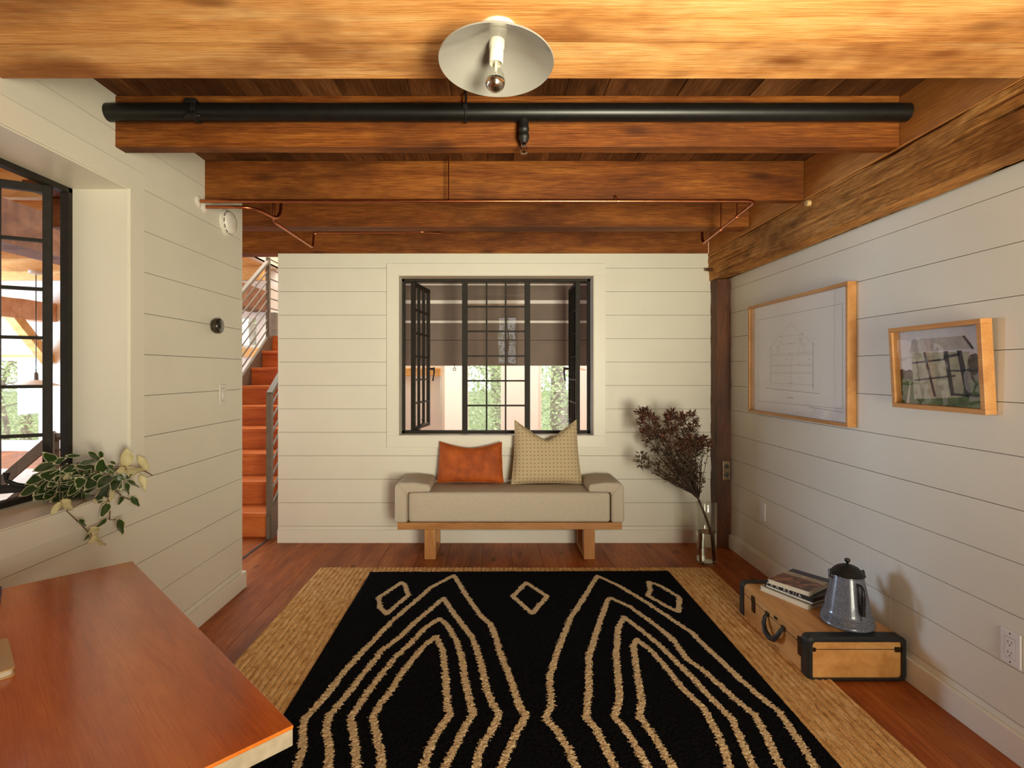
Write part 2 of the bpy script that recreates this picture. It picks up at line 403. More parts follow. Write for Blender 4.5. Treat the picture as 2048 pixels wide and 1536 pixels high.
# --- ceiling planks
cl = MB(); x = -2.0
while x < 1.8:
    w = rf.uniform(.13, .19); y = YR
    while y < 5.1:
        ln = rf.uniform(1.2, 2.6); y1 = min(y+ln, 4.35 if x < -1.7 else 5.1)
        if y1 > y: cl.box(x+.0012, x+w-.0012, y, y1-.002, ZC-rf.uniform(0, .004), ZC+.025)
        y += ln
    x += w
cl.box(-2.0, -1.70, YR, 4.35, ZC+.026, ZC+.05, 1); cl.box(-1.7, 1.9, YR, 5.1, ZC+.026, ZC+.05, 1)
cl.box(-2.9, -2.0, 3.31, 4.35, ZC, ZC+.05, 1)
struct(cl, 'ceiling', [M['ceil'], M['joist']], 'ceiling of dark brown rough sawn planks above the joists', 'ceiling')

# --- joists and beams (each rests on the wall timber on the right, and runs into the left wall)
def beam(label, x0, x1, y0, y1, z0, mat, wob=.003, seed=1, z1=None):
    mb = MB(); n = 40; z1 = z1 or ZC-.004
    ring = lambda: None
    vs, fs = [], []
    for i in range(n+1):
        x = x0+(x1-x0)*i/n
        def w(k): return mnoise.noise(V((x*1.7, seed*7.3, k*3.1)))*wob
        vs += [(x, y0+w(0), z1), (x, y0+w(1), z0+w(2)), (x, y1+w(3), z0+w(4)), (x, y1+w(5), z1)]
    for i in range(n):
        for k in range(4):
            k2 = (k+1) % 4; a, b = i*4, (i+1)*4; fs.append((a+k, a+k2, b+k2, b+k))
    fs += [(3, 2, 1, 0), tuple(n*4+k for k in range(4))]
    mb.add(vs, fs)
    o = mb.build('ceiling_beam', mat, bevel=.0022, seg=2, angle=50, loc=(x0, (y0+y1)/2, z0))
    fix_normals(o)
    return tag(o, label, 'beam', 'timbers across the ceiling')
XE = 1.648
beam('broad honey brown timber overhead carrying the enamel lamp', XL-.01, XE, 1.17, 1.506, ZB, M['beam'], seed=1)
beam('honey brown timber butted against the lamp timber, just before the black pipe', XL-.01, XE, 1.5075, 1.696, ZB+.004, M['beam'], seed=2)
beam('dark brown joist right behind the black pipe', XL-.01, XE, 2.20, 2.262, ZB, M['joist'], seed=3)
beam('reddish brown joist with the straight copper pipe under its face', XL-.01, XE, 2.879, 2.939, ZB, M['joist'], seed=4)
beam('brown joist between the copper pipe joist and the one over the back wall', -2.9, XE, 3.50, 3.62, ZB+.024, M['joist'], seed=5)
beam('brown joist lying on top of the white back wall', -2.9, XE, 4.172, 4.32, ZB+.001, M['joist'], seed=6)

# --- the hewn timber on the right wall, with the smooth board above it, and the corner post
def rough_box(x0, x1, y0, y1, z0, z1, nx, ny, nz, amp, fy, seed, deep=0.):
    """a hewn timber: all faces subdivided and worn along y"""
    mb = MB()
    def disp(p, nrm):
        a = mnoise.noise(V((p[0]*9+seed, p[1]*fy, p[2]*9)))*amp
        g = mnoise.noise(V((p[0]*26+seed*3, p[1]*fy*1.1, p[2]*42)))
        a += -deep*max(0, g-.28)*2
        a += mnoise.noise(V((p[0]*60, p[1]*30+seed, p[2]*60)))*amp*.18
        return V(p)+V(nrm)*a
    def face(o, du, dv, nu, nv, nrm):
        vs = [disp(V(o)+V(du)*i/nu+V(dv)*j/nv, nrm) for i in range(nu+1) for j in range(nv+1)]
        fs = [(i*(nv+1)+j, (i+1)*(nv+1)+j, (i+1)*(nv+1)+j+1, i*(nv+1)+j+1) for i in range(nu) for j in range(nv)]
        mb.add(vs, fs, 0, True)
    dx, dy, dz = x1-x0, y1-y0, z1-z0
    c = V(((x0+x1)/2, (y0+y1)/2, (z0+z1)/2))
    c0 = (x0, y0, z0)
    nf = lambda *n: n
    # outward normals blended at the edges so neighbouring faces stay closed
    def N3(p):
        q = V(((p[0]-c.x)/(dx/2), (p[1]-c.y)/(dy/2), (p[2]-c.z)/(dz/2)))
        return V(tuple((1 if t > .98 else -1 if t < -.98 else 0) for t in q))
    def face2(o, du, dv, nu, nv, flip=False):
        vs = []
        for i in range(nu+1):
            for j in range(nv+1):
                p = V(o)+V(du)*i/nu+V(dv)*j/nv; vs.append(disp(p, N3(p)))
        fs = [(i*(nv+1)+j, (i+1)*(nv+1)+j, (i+1)*(nv+1)+j+1, i*(nv+1)+j+1) for i in range(nu) for j in range(nv)]
        if flip: fs = [f[::-1] for f in fs]
        mb.add(vs, fs, 0, True)
    face2(c0, (0, dy, 0), (0, 0, dz), ny, nz, True); face2((x1, y0, z0), (0, dy, 0), (0, 0, dz), ny, nz)
    face2(c0, (dx, 0, 0), (0, 0, dz), nx, nz); face2((x0, y1, z0), (dx, 0, 0), (0, 0, dz), nx, nz, True)
    face2(c0, (dx, 0, 0), (0, dy, 0), nx, ny, True); face2((x0, y0, z1), (dx, 0, 0), (0, dy, 0), nx, ny)
    return mb
g = rough_box(1.655, 1.758, -.99, 4.2, 2.022, 2.232, 6, 520, 34, .011, 1.1, 3.3, .03)
o = g.build('wall_plate_timber', M['hewn'], smooth_angle=70, loc=(1.72, 1.3, 2.02)); fix_normals(o)
tag(o, 'cracked hand hewn timber running along the top of the right wall', 'beam', kind='thing')
rbd = MB(); rbd.box(1.650, 1.68, YR, 4.17, ZB+.0, ZC-.004)
o = rbd.build('rim_board', M['rimboard'], bevel=.003); tag(o, 'smooth orange brown board above the hewn timber, joists end on it', 'board')
p = rough_box(1.669, 1.80, 4.06, 4.2, .0, 2.02, 5, 6, 60, .005, 9, 8.1, .008)
o = p.build('corner_post', M['post'], smooth_angle=70); fix_normals(o)
tag(o, 'dark brown timber post in the corner behind the tall vase', 'post', kind='thing')
pg = MB(); pg.tube([(1.70, 4.115, 2.10), (1.612, 4.115, 2.10)], [.0135, .012], 12)
tag(pg.build('wooden_peg', M['post'], loc=(1.64, 4.115, 2.1)), 'dark wooden peg sticking out of the timber joint above the corner post', 'peg')
pg = MB(); pg.tube([(1.67, 2.84, 2.208), (1.636, 2.84, 2.208)], [.017, .015], 12)
tag(pg.build('wooden_peg', M['notebook'], loc=(1.65, 2.84, 2.2)), 'pale sawn peg end in the face of the hewn timber', 'peg')

# ================================================================== windows (steel casements in deep openings)
def window(name, label, P, s0, s1, z0, z1, opens, fixlabel):
    """P(s, d, z): s along the wall, d outwards; opens: (hinge s, direction sign, opening angle in degrees)"""
    root = thing(name, label, 'window', P((s0+s1)/2, 0, z0), kind='structure')
    def bar(mb, a, b, w, h): mb.bar(P(*a), P(*b), w, h, up=P(0, 1, 0)-P(0, 0, 0))
    D = .028
    fr = MB()
    for a, b in (((s0, z0+.011), (s1, z0+.011)), ((s0, z1-.011), (s1, z1-.011)), ((s0+.011, z0), (s0+.011, z1)), ((s1-.011, z0), (s1-.011, z1))):
        bar(fr, (a[0], 0, a[1]), (b[0], 0, b[1]), .022, D*1.3)
    fr.build('window_frame', M['steel_dark'], root, bevel=.002)
    m0, m1 = s0+.500, s1-.500
    for m in (m0, m1):
        mb = MB(); bar(mb, (m, -.004, z0+.02), (m, -.004, z1-.02), .043, D*1.4); mb.build('mullion', M['steel_dark'], root, bevel=.002)
    def lattice(parent, Q, w, za, zb, cols=3, rows=6, nm='glazing_bars'):
        mb = MB(); up = Q(0, 1, 0)-Q(0, 0, 0)
        for i in range(1, cols): mb.bar(Q(w*i/cols, 0, za), Q(w*i/cols, 0, zb), .013, .022, up)
        for j in range(1, rows):
            z = za+(zb-za)*j/rows; mb.bar(Q(0, 0, z), Q(w, 0, z), .013, .02, up)
        mb.build(nm, M['steel_dark'], parent)
        gp = MB()
        gp.add([Q(0, .004, za), Q(w, .004, za), Q(w, .004, zb), Q(0, .004, zb)], [(0, 1, 2, 3)])
        gp.build('pane', M['glass'], parent)
    lattice(root, lambda a, d, z: P(m0+.0215+a, d, z), (m1-m0)-.043, z0+.022, z1-.022)
    for hs, sg, ang in opens:
        ca, sa = math.cos(math.radians(ang)), math.sin(math.radians(ang))
        def Q(a, d, z, hs=hs, sg=sg, ca=ca, sa=sa):
            return P(hs+sg*(a*ca-d*sa)*1.0, .0+a*sa+d*ca, z)
        w = .455; za, zb = z0+.020, z1-.020
        sash = MB(); up = Q(0, 1, 0)-Q(0, 0, 0)
        sash.bar(Q(.013, 0, za), Q(.013, 0, zb), .028, .034, up); sash.bar(Q(w-.011, 0, za), Q(w-.011, 0, zb), .022, .028, up)
        sash.bar(Q(0, 0, za+.012), Q(w, 0, za+.012), .026, .028, up); sash.bar(Q(0, 0, zb-.014), Q(w, 0, zb-.014), .03, .03, up)
        so = sash.build('sash', M['steel_dark'], root, bevel=.002)
        lattice(so, lambda a, d, z: Q(.026+a, d, z), w-.047, za+.025, zb-.028)
        hd = MB(); zc = (za+zb)/2-.10
        hd.tube([Q(w-.012, -.015, zc), Q(w-.012, -.05, zc)], .009, 8)
        hd.tube([Q(w-.012, -.05, zc+.012), Q(w-.018, -.055, zc-.03), Q(w-.03, -.05, zc-.075), Q(w-.032, -.047, zc-.105)], [.009, .007, .006, .008], 8)
        hd.build('handle', M['ironrough'], so)
        st = MB(); st.tube([Q(.03, -.03, za+.01), Q(.10, -.045, za+.035), Q(.13, -.045, za+.055)], [.010, .009, .007], 8)
        st.tube([Q(.13, -.045, za+.055), Q(.128, -.045, za+.085)], [.006, .012], 8)
        st.tube([Q(.10, -.03, za+.03), Q(.34, -.02, za+.03)], .0055, 8)
        st.obox(Q(.05, -.025, za+.004), (Q(.03, 0, 0)-Q(0, 0, 0)), (Q(0, .014, 0)-Q(0, 0, 0)), (0, 0, .012))
        st.build('stay', M['ironrough'], so)
    return root
PB = lambda s, d, z: V((s, 4.32+d, z))
PL = lambda s, d, z: V((-1.782-d, s, z))
wbk = window('window_2', 'black steel casement window in the back wall with both side sashes open', PB, BH[0], BH[1], BH[2], BH[3],
             [(-.742+.085, 1, 81), (.758-.095, -1, 90)], '')
wlf = window('window_1', 'black steel casement window in the left wall, sash open outwards beside the trailing plant', PL, LW[0], LW[1], LW[2], LW[3],
             [(2.256-.085, -1, 60), (.77+.085, 1, 75)], '')
# deep white linings and flat casings
def casing(name, label, P, s0, s1, z0, z1, depth, t=.094):
    mb = MB(); n = P(0, 0, 0); u = P(0, 1, 0)-n; sv = P(1, 0, 0)-n; zv = V((0, 0, 1))
    def slab(a0, a1, d0, d1, c0, c1): 
        mb.obox(P((a0+a1)/2, (d0+d1)/2, (c0+c1)/2), sv*(a1-a0)/2, u*(d1-d0)/2, zv*(c1-c0)/2)
    slab(s0-t, s1+t, -.020, -.0005, z1+.004, z1+t); slab(s0-t, s1+t, -.020, -.0005, z0-t, z0-.004)
    slab(s0-t, s0-.004, -.020, -.0005, z0-.004, z1+.004); slab(s1+.004, s1+t, -.020, -.0005, z0-.004, z1+.004)
    e = .012                                             # lining boards
    slab(s0-.004, s1+.004, -.012, depth, z1, z1+e); slab(s0-.004, s1+.004, -.012, depth, z0-e, z0)
    slab(s0-e, s0, -.012, depth, z0, z1); slab(s1, s1+e, -.012, depth, z0, z1)
    return mb
mb = casing('', '', lambda s, d, z: V((s, YB+d, z)), *BH, .17)
struct(mb, 'trim_2', M['trimwhite'], 'flat white casing and lining round the back window', 'trim', bevel=.0015)
mb = casing('', '', lambda s, d, z: V((XL-d, s, z)), *LW, .26)
struct(mb, 'trim_1', M['trimwhite'], 'flat white casing, sill and lining round the left window', 'trim', bevel=.0015)
# windows of the wall behind the photographer
for k, (a0, a1, z0, z1) in enumerate(RHS):
    rw = thing('window_%d' % (8+k), ['wide window added for lamps in the wall behind the photographer', 'high narrow window in the wall behind the photographer'][k], 'window', ((a0+a1)/2, YR-.08, z0), kind='structure')
    mb = MB(); nz_ = 4 if k == 0 else 3
    for i in range(nz_): z = z0+.015+(z1-z0-.03)*i/(nz_-1); mb.bar((a0, YR-.08, z), (a1, YR-.08, z), .03, .03)
    for i in range(3): x = a0+.015+(a1-a0-.03)*i/2; mb.bar((x, YR-.08, z0), (x, YR-.08, z1), .03, .03, up=(0, 1, 0))
    mb.build('window_frame', M['steel_dark'], rw)
    mb = MB(); mb.add([(a0, YR-.085, z0), (a1, YR-.085, z0), (a1, YR-.085, z1), (a0, YR-.085, z1)], [(0, 1, 2, 3)]); mb.build('pane', M['glass'], rw)
# ================================================================== the great room beyond the two windows
def holed(mb, a0, a1, z0, z1, holes, put, m=0):
    aa = sorted({a0, a1, *[h[0] for h in holes], *[h[1] for h in holes]}); zz = sorted({z0, z1, *[h[2] for h in holes], *[h[3] for h in holes]})
    for i in range(len(aa)-1):
        for j in range(len(zz)-1):
            ca, cz = (aa[i]+aa[i+1])/2, (zz[j]+zz[j+1])/2
            if not any(h[0] < ca < h[1] and h[2] < cz < h[3] for h in holes): put(aa[i], aa[i+1], zz[j], zz[j+1])
YF = 9.0
FH = [(-8.8, -7.60, .12, 1.56), (-5.0, -3.95, 1.72, 2.27), (-.50, .15, .2, 2.1), (.725, 1.30, .2, 2.1)]
mb = MB(); holed(mb, -9.0, 3.0, 0, 4.2, FH, lambda a, b, c, d: mb.box(a, b, YF, YF+.2, c, d))
struct(mb, 'wall_far', M['plaster'], 'pale far wall of the great room seen through the windows, with garden windows', 'wall')
mb = MB(); WHo = [(-.5, 2.5, .5, 2.5), (5.0, 8.0, .5, 2.5)]  # unseen openings, added for the west lamps
holed(mb, YR, YF, 0, 4.2, WHo, lambda a, b, c, d: mb.box(-9.2, -9.0, a, b, c, d))
struct(mb, 'wall_west', M['plaster'], 'pale end wall of the great room with two wide openings added for lamps', 'wall')
mb = MB(); mb.box(3.0, 3.2, 4.2, YF+.2, 0, 3.2)
struct(mb, 'wall_east', M['plaster'], 'pale side wall of the great room behind the corner post', 'wall')
mb = MB(); mb.box(-9.2, XL-.24, YR-.2, YR, 0, 3.2)
struct(mb, 'wall_south', M['plaster'], 'pale wall of the great room beside the photographer', 'wall')
mb = MB(); mb.box(-1.71, -.655, 7.0, 7.12, 0, 3.0)
struct(mb, 'wall_partition', M['plaster'], 'pale partition seen through the left sash of the back window', 'wall')
mb = MB(); mb.box(-1.2, -.70, 6.93, 6.998, 1.27, 1.37)
struct(mb, 'trim_4', M['orange_wood'], 'wooden lintel on the pale partition behind the back window', 'trim', bevel=.008)
mb = MB(); mb.box(-.715, -.675, 6.95, 6.998, 0, 1.27)
struct(mb, 'trim_5', M['trimwhite'], 'white door trim under the wooden lintel', 'trim')
# ceilings
mb = MB(); x = -9.0
while x < -3.75:
    mb.box(x+.001, min(x+.16, -3.7)-.001, YR, YF, 3.0, 3.03); x += .16
mb.box(-9.2, -3.6, YR, YF, 3.031, 3.06)
struct(mb, 'ceiling', M['orange_wood'], 'orange plank ceiling of the great room', 'ceiling')
LAMP_HOLE = [(-3.4, -2.0, 4.9, 8.2)]  # unseen opening in the lid, added for the stairwell lamp
mb = MB(); mb.box(-3.75, -3.6, YR, YF, 3.03, 4.2); holed(mb, -3.75, -1.69, YR, YF, [(-3.4, -2.0, 4.9, 8.2)], lambda a, b, c, d: mb.box(a, b, c, d, 4.2, 4.3))
mb.box(-2.0, -1.8, YR, 4.35, ZC+.05, 4.2); mb.box(-1.70, -1.64, 5.1, YF, 3.0, 4.2); mb.box(-2.9, -1.7, 4.35, 4.40, ZC+.05, 4.2); mb.box(-1.7, -1.64, 4.35, 5.1, ZC+.05, 4.2)
struct(mb, 'wall_stairwell', M['plaster'], 'white stairwell walls and lid above the staircase', 'wall')
mb = MB(); holed(mb, -1.7, 3.2, 5.1, YF+.2, [(-.9, 1.9, 6.2, 8.6)], lambda a, b, c, d: mb.box(a, b, c, d, 3.0, 3.1)); mb.box(-1.64, 1.95, 5.09, 5.11, ZC, 3.0)  # ceiling opening is unseen, added for the lamp above
struct(mb, 'ceiling', M['plaster'], 'white ceiling of the room behind the back window, with an opening added for a lamp', 'ceiling')
# garden windows: frames and sills
for i, (a, b, c, d) in enumerate(FH):
    mb = MB(); t = .05; mat = M['trimwhite'] if i in (0,) else M['plaster']
    for q in ((a, a+t, c, d), (b-t, b, c, d), (a+t, b-t, c, c+t), (a+t, b-t, d-t, d)): mb.box(q[0], q[1], YF+.05, YF+.12, q[2], q[3])
    w = thing('window_%d' % (4+i), ['garden window seen through the sash beside the trailing plant', 'high garden window behind the stair railing',
                                  'garden window behind the middle panes of the back window', 'garden window behind the right sash of the back window'][i], 'window', ((a+b)/2, YF, c), kind='structure')
    mb.build('window_frame', mat, w)
    g = MB(); g.add([(a+t, YF+.09, c+t), (b-t, YF+.09, c+t), (b-t, YF+.09, d-t), (a+t, YF+.09, d-t)], [(0, 1, 2, 3)]); g.build('pane', M['glass'], w)
mb = MB(); mb.box(-8.9, -7.5, YF-.03, YF-.0005, 1.56, 1.61)
struct(mb, 'trim_6', M['orange_wood'], 'orange wooden head trim over the garden window beside the plant', 'trim')
mb = MB(); mb.box(-5.1, -3.85, YF-.04, YF-.0005, 1.57, 1.72)
struct(mb, 'trim_7', M['orange_wood'], 'orange wooden sill under the high garden window behind the stairs', 'trim')

# timbers of the great room
g = rough_box(-4.05, -3.75, YR+.01, YF-.01, 2.315, 2.65, 5, 220, 6, .010, 1.2, 12.7, .012)
o = g.build('tie_beam', M['red_hewn'], smooth_angle=70, loc=(-3.9, 4, 2.315)); fix_normals(o)
tag(o, 'reddish hewn beam seen through the top panes beside the plant, crossing behind the stair railing', 'beam', kind='thing')
g = rough_box(-7.55, -7.3, YR+.01, YF-.01, 2.15, 2.45, 5, 220, 6, .012, 1.5, 22.7, .016)
o = g.build('tie_beam', M['pink_hewn'], smooth_angle=70, loc=(-7.4, 4, 2.15)); fix_normals(o)
tag(o, 'pale hewn beam with a slanting brace seen through the left window', 'beam', kind='thing')
mb = MB(); mb.bar((-7.42, 8.25, 2.24), (-7.42, YF-.01, 1.49), .16, .14, up=(0, 1, 1))
tag(mb.build('timber_brace', M['orange_wood'], bevel=.006), 'orange slanting brace under the pale hewn beam, beside the white hanging lamp', 'brace')
for i, y in enumerate((4.55, 5.35, 6.2, 7.0, 7.8, 8.6)):
    mb = MB(); mb.box(-9.0, -3.68, y-.04, y+.04, 2.78, 2.999)
    tag(mb.build('floor_joist', M['orange_wood'], bevel=.004), ['joist of the great room ceiling nearest the left window', 'second orange joist of the great room from the left window',
        'third orange joist of the great room from the left window', 'fourth orange joist, the first visible under the reddish hewn beam', 'orange joist holding the white hanging lamp',
        'farthest orange joist, next to the garden window wall'][i], 'joist', 'orange joists of the great room', kind='thing')
mb = MB(); mb.box(-3.31, -3.23, 7.96, 8.04, 0, 2.2)
tag(mb.build('steel_post', M['steel_rail'], bevel=.004), 'slim dark post behind the top of the stair railing', 'post', kind='thing')

# hanging lamps
def pendant(label, x, y, zt, zs, r, mat, hs=.05):
    root = thing('pendant_lamp', label, 'lamp', (x, y, zs), 'hanging lamps of the great room')
    c = MB(); c.lathe([(.07, zt-.05), (.09, zt-.03), (.09, zt-.0005)], (x, y, 0), 24); c.build('canopy', mat, root)
    c = MB(); c.tube([(x, y, zt-.04), (x, y, zs+.19)], .006, 6); c.build('cord', M['iron'], root)
    c = MB(); c.lathe([(.012, zs+.20), (.026, zs+.18), (.03, zs+.10), (.036, zs+.05), (.02, zs+.04)], (x, y, 0), 16); c.build('lamp_holder', M['steel_rail'], root)
    c = MB(); c.lathe([(.03, zs+hs+.012), (r*.55, zs+hs*.72), (r*.9, zs+hs*.2), (r, zs), (r*.985, zs+.001), (r*.55, zs+hs*.6), (.03, zs+hs-.006)], (x, y, 0), 40); c.build('lamp_shade', mat, root)
pendant('white dish lamp hanging behind the left window panes', -6.63, 7.8, 2.78, 1.12, .29, M['shadewhite'], .075)
pendant('copper dish lamp hanging behind the right sash of the back window', .957, 6.5, 3.0, 1.338, .152, M['coppershade'], .042)

mb = MB(); mb.box(-8.4, -4.6, 5.4, 7.3, .001, .013)
tag(mb.build('area_rug', M['cream_rug'], bevel=.004), 'cream rug on the great room floor seen through the left window', 'rug')
hr = thing('stair_handrail', 'grey steel handrail sloping down behind the left window sash', 'handrail', (-3.0, 3.7, 0))
mb = MB(); mb.box(-3.04, -3.0, 3.68, 3.72, 0, .90); mb.build('post', M['steel_rail'], hr)
mb = MB(); mb.box(-3.74, -3.70, 3.68, 3.72, 0, .30); mb.build('post', M['steel_rail'], hr)
mb = MB(); mb.box(-3.0, -2.55, 3.685, 3.715, .875, .90); mb.bar((-3.0, 3.7, .89), (-3.74, 3.7, .26), .02, .07); mb.build('rail', M['steel_rail'], hr)
mb = MB(); mb.box(-3.0, -2.55, 3.69, 3.71, .78, .795); mb.bar((-3.02, 3.7, .70), (-3.55, 3.7, .255), .016, .03); mb.build('lower_rail', M['steel_rail'], hr)
mb = MB(); mb.box(-2.59, -2.55, 3.68, 3.72, 0, .90); mb.build('post', M['steel_rail'], hr)

# slatted shade hung beyond the back window
sh = thing('slatted_shade', 'dark taupe slatted shade with pale strips hanging beyond the back window', 'shade', (0, 5.0, 1.378))
zs = [1.378, 1.614, 1.784, 1.968, 2.128, 2.449]
for i in range(5):
    mb = MB(); mb.box(-1.3, 1.35, 5.0, 5.025, zs[i]+(.002 if i else 0), zs[i+1]-.002); mb.build('slat', M['taupe'], sh, bevel=.002)
mb = MB(); mb.box(-1.29, 1.34, 5.0255, 5.030, 1.385, 2.449); mb.build('backing', M['taupe'], sh)  # unseen sheet added to stop light showing through the slat gaps
for z, h in ((2.128, .013), (1.968, .032), (1.784, .022)):
    mb = MB(); mb.box(-1.3, 1.35, 4.992, 4.9995, z-h/2, z+h/2); mb.build('pale_strip', M['palebatten'], sh)
mb = MB(); c = at_y(909, 740, 4.99); mb.lathe([(.013+.003*math.cos(a), .003*math.sin(a)) for a in np.linspace(0, 2*math.pi, 8, endpoint=False)], (c.x, 4.992, 1.345), 20, (0, 1, 0), closed=True)
mb.tube([(c.x, 4.992, 1.358), (c.x, 4.995, 1.392)], .003, 6); mb.build('pull_ring', M['ironrough'], sh)

# ------------------------------------------------------------------ staircase
SX0, SX1, D0, RI, TR = -2.70, -1.80, 4.307, .1955, .278
st = thing('staircase', 'orange wooden staircase with closed risers rising past the end of the left wall', 'staircase', ((SX0+SX1)/2, D0, 0))
for k in range(9):
    y = D0+k*TR
    mb = MB(); mb.box(SX0, SX1, y+.018, y+.036, k*RI+.0005, (k+1)*RI-.034); mb.build('riser', M['stair'], st)
    if k < 8: mb = MB(); mb.box(SX0, SX1, y-.004, y+TR+.034, (k+1)*RI-.034, (k+1)*RI); mb.build('tread', M['stair'], st, bevel=.005)
for x in (SX0-.03, SX1):
    mb = MB(); e = D0+8*TR
    mb.prism([(D0-.06, 0.0005), (D0+.16, 0.0005), (e+.1, 8*RI-.12), (e+.1, 9*RI), (e-.04, 9*RI+.015), (D0-.06, RI*.95)], x, x+.03, plane='yz'); mb.build('stringer', M['steel_rail'], st)
ld = MB(); ld.box(-2.73, -1.72, D0+8*TR+.037, 7.75, 9*RI-.04, 9*RI); ld.box(-2.73, -2.68, 7.6, 7.7, 0, 9*RI-.04); ld.box(-1.79, -1.74, 7.6, 7.7, 0, 9*RI-.04)
struct(ld, 'floor_landing', M['stair'], 'wooden landing at the head of the staircase', 'landing')
def rail(name, label, x, y0, y1, h, posts):
    """y0 .. y1 along the flight; posts: (y, foot z, top z)"""
    r = thing(name, label, 'railing', (x, y0, 0))
    sl = RI/TR
    for (y, a, b) in posts:
        mb = MB(); mb.box(x-.02, x+.02, y-.02, y+.02, a, b); mb.build('post', M['steel_rail'], r)
    z = lambda y, hh: (y-D0)*sl+hh
    mb = MB(); mb.bar((x, y0, z(y0, h)), (x, y1, z(y1, h)), .045, .03); mb.build('handrail', M['steel_rail'], r)
    for k in range(8):
        hh = h-.115*(k+1)
        mb = MB(); mb.bar((x, y0, z(y0, hh)), (x, y1, z(y1, hh)), .012, .012); mb.build('bar', M['steel_rail'], r)
    return r
rail('stair_railing', 'dark steel railing with an upright at the foot of the orange staircase', -1.785, 4.28, 6.5, 1.146+.02, [(4.28, 0, 1.15), (6.48, 1.74, 2.70)])
r = rail('stair_railing', 'dark steel railing of slanting bars on the far side of the staircase', -2.716, 4.28, 6.466, 1.13, [(4.28, 0, 1.13), (6.466, 1.72, 2.69)])
for k in range(9):
    z = 2.68-.118*k
    mb = MB(); mb.box(-2.722, -2.71, 6.486, 7.75, z-.006, z+.006); mb.build('bar', M['steel_rail'], r)
mb = MB(); mb.box(-1.795, -1.775, 3.31, 4.25, .0008, .004)
tag(mb.build('floor_strip', M['ironrough']), 'thin dark metal strip in the floor before the staircase', 'floor strip')

# ------------------------------------------------------------------ the wood outside
gd = MB(); gd.box(-45, 40, 9.4, 60, -.9, -.8); gd.box(-60, -9.4, -40, 60, -.92, -.82); gd.box(-9.4, 40, -40, -2.2, -.9, -.8)
struct(gd, 'ground', M['lawn'], 'pale green woodland ground outside the windows', 'ground')
def leafmat(name, a, b):
    m, nt, bs = _mat(name)
    g = N(nt, 'ShaderNodeNewGeometry'); r = ramp(nt, [(0, hexc(*a)), (1, hexc(*b))]); L(nt, g.outputs['Random Per Island'], r.inputs[0])
    L(nt, r.outputs[0], bs.inputs['Base Color']); bs.inputs['Roughness'].default_value = .6
    t = N(nt, 'ShaderNodeBsdfTranslucent'); L(nt, r.outputs[0], t.inputs[0])
    x = N(nt, 'ShaderNodeMixShader'); x.inputs[0].default_value = .45; L(nt, bs.outputs[0], x.inputs[1]); L(nt, t.outputs[0], x.inputs[2])
    L(nt, x.outputs[0], nt.nodes['Material Output'].inputs['Surface']); return m
M['leafa'] = leafmat('birch_leaves', (176, 196, 138), (234, 238, 200)); M['leafb'] = leafmat('spruce_leaves', (150, 170, 128), (210, 220, 182))
rt = random.Random(11)
def tree(label, x, y, h, r, n, mat, lo=.0):
    root = thing('tree', label, 'tree', (x, y, -.8), 'trees outside the windows')
    mb = MB(); pts = [V((x+rt.uniform(-.1, .1)*i, y, -.82+h*i/5)) for i in range(6)]
    mb.tube(pts, [r*(1-.13*i) for i in range(6)], 9)
    for k in range(12):
        z = rt.uniform(.2, .9)*h-.8; a = rt.uniform(0, 6.28); ln = rt.uniform(.6, 1.9)
        p = V((x, y, z)); mb.tube([p, p+V((math.cos(a), math.sin(a), .25))*ln*.5, p+V((math.cos(a), math.sin(a), .4))*ln], [r*.22, r*.14, .01], 5)
    mb.build('trunk', M['bark'], root)
    mb = MB(); cl_ = [(rt.gauss(0, 1.0), rt.gauss(0, .8), rt.uniform(lo, 1)*h-.8, rt.uniform(.35, .75)) for _ in range(22)]
    for i in range(n):
        cx, cy, cz, cr = cl_[i % len(cl_)]
        c = V((x+cx+rt.gauss(0, cr), y+cy+rt.gauss(0, cr), max(-.7, cz+rt.gauss(0, cr*.7))))
        d = V((rt.gauss(0, 1), rt.gauss(0, 1), rt.gauss(0, .5))).normalized(); e = d.cross(V((rt.gauss(0, 1), rt.gauss(0, 1), rt.gauss(0, 1)))).normalized()
        s = rt.uniform(.03, .065)
        mb.add([c-d*s, c+e*s*.5, c+d*s, c-e*s*.5], [(0, 1, 2, 3)])
    mb.build('foliage', mat, root)
trees = [(-13.9, 16.0, 8, .16, 'leafa', 'birch behind the garden window beside the plant'), (-15.6, 18.0, 9, .2, 'leafb', 'darker tree farther behind the window beside the plant'), (-12.0, 13.2, 4, .07, 'leafa', 'young tree close to the garden window beside the plant'),
         (-7.2, 16.5, 9, .18, 'leafa', 'tree seen through the high window behind the stair railing'),
         (-.9, 14.5, 9, .15, 'leafa', 'pale tree behind the middle panes of the back window'), (.1, 17.5, 10, .2, 'leafb', 'dark trunked tree farther behind the middle panes'), (.55, 12.6, 4, .05, 'leafa', 'young tree close behind the middle panes of the back window'),
         (1.75, 15.0, 10, .24, 'leafb', 'thick trunk behind the right sash of the back window'), (2.6, 18.5, 9, .2, 'leafa', 'tree at the right behind the back window'),
         (-.6, -6.5, 8, .16, 'leafa', 'tree outside behind the photographer'), (1.4, -7.5, 8, .18, 'leafb', 'second tree outside behind the photographer')]
for (x, y, h, r, mt, lb) in trees: tree(lb, x, y, h, r, 5200, M[mt])
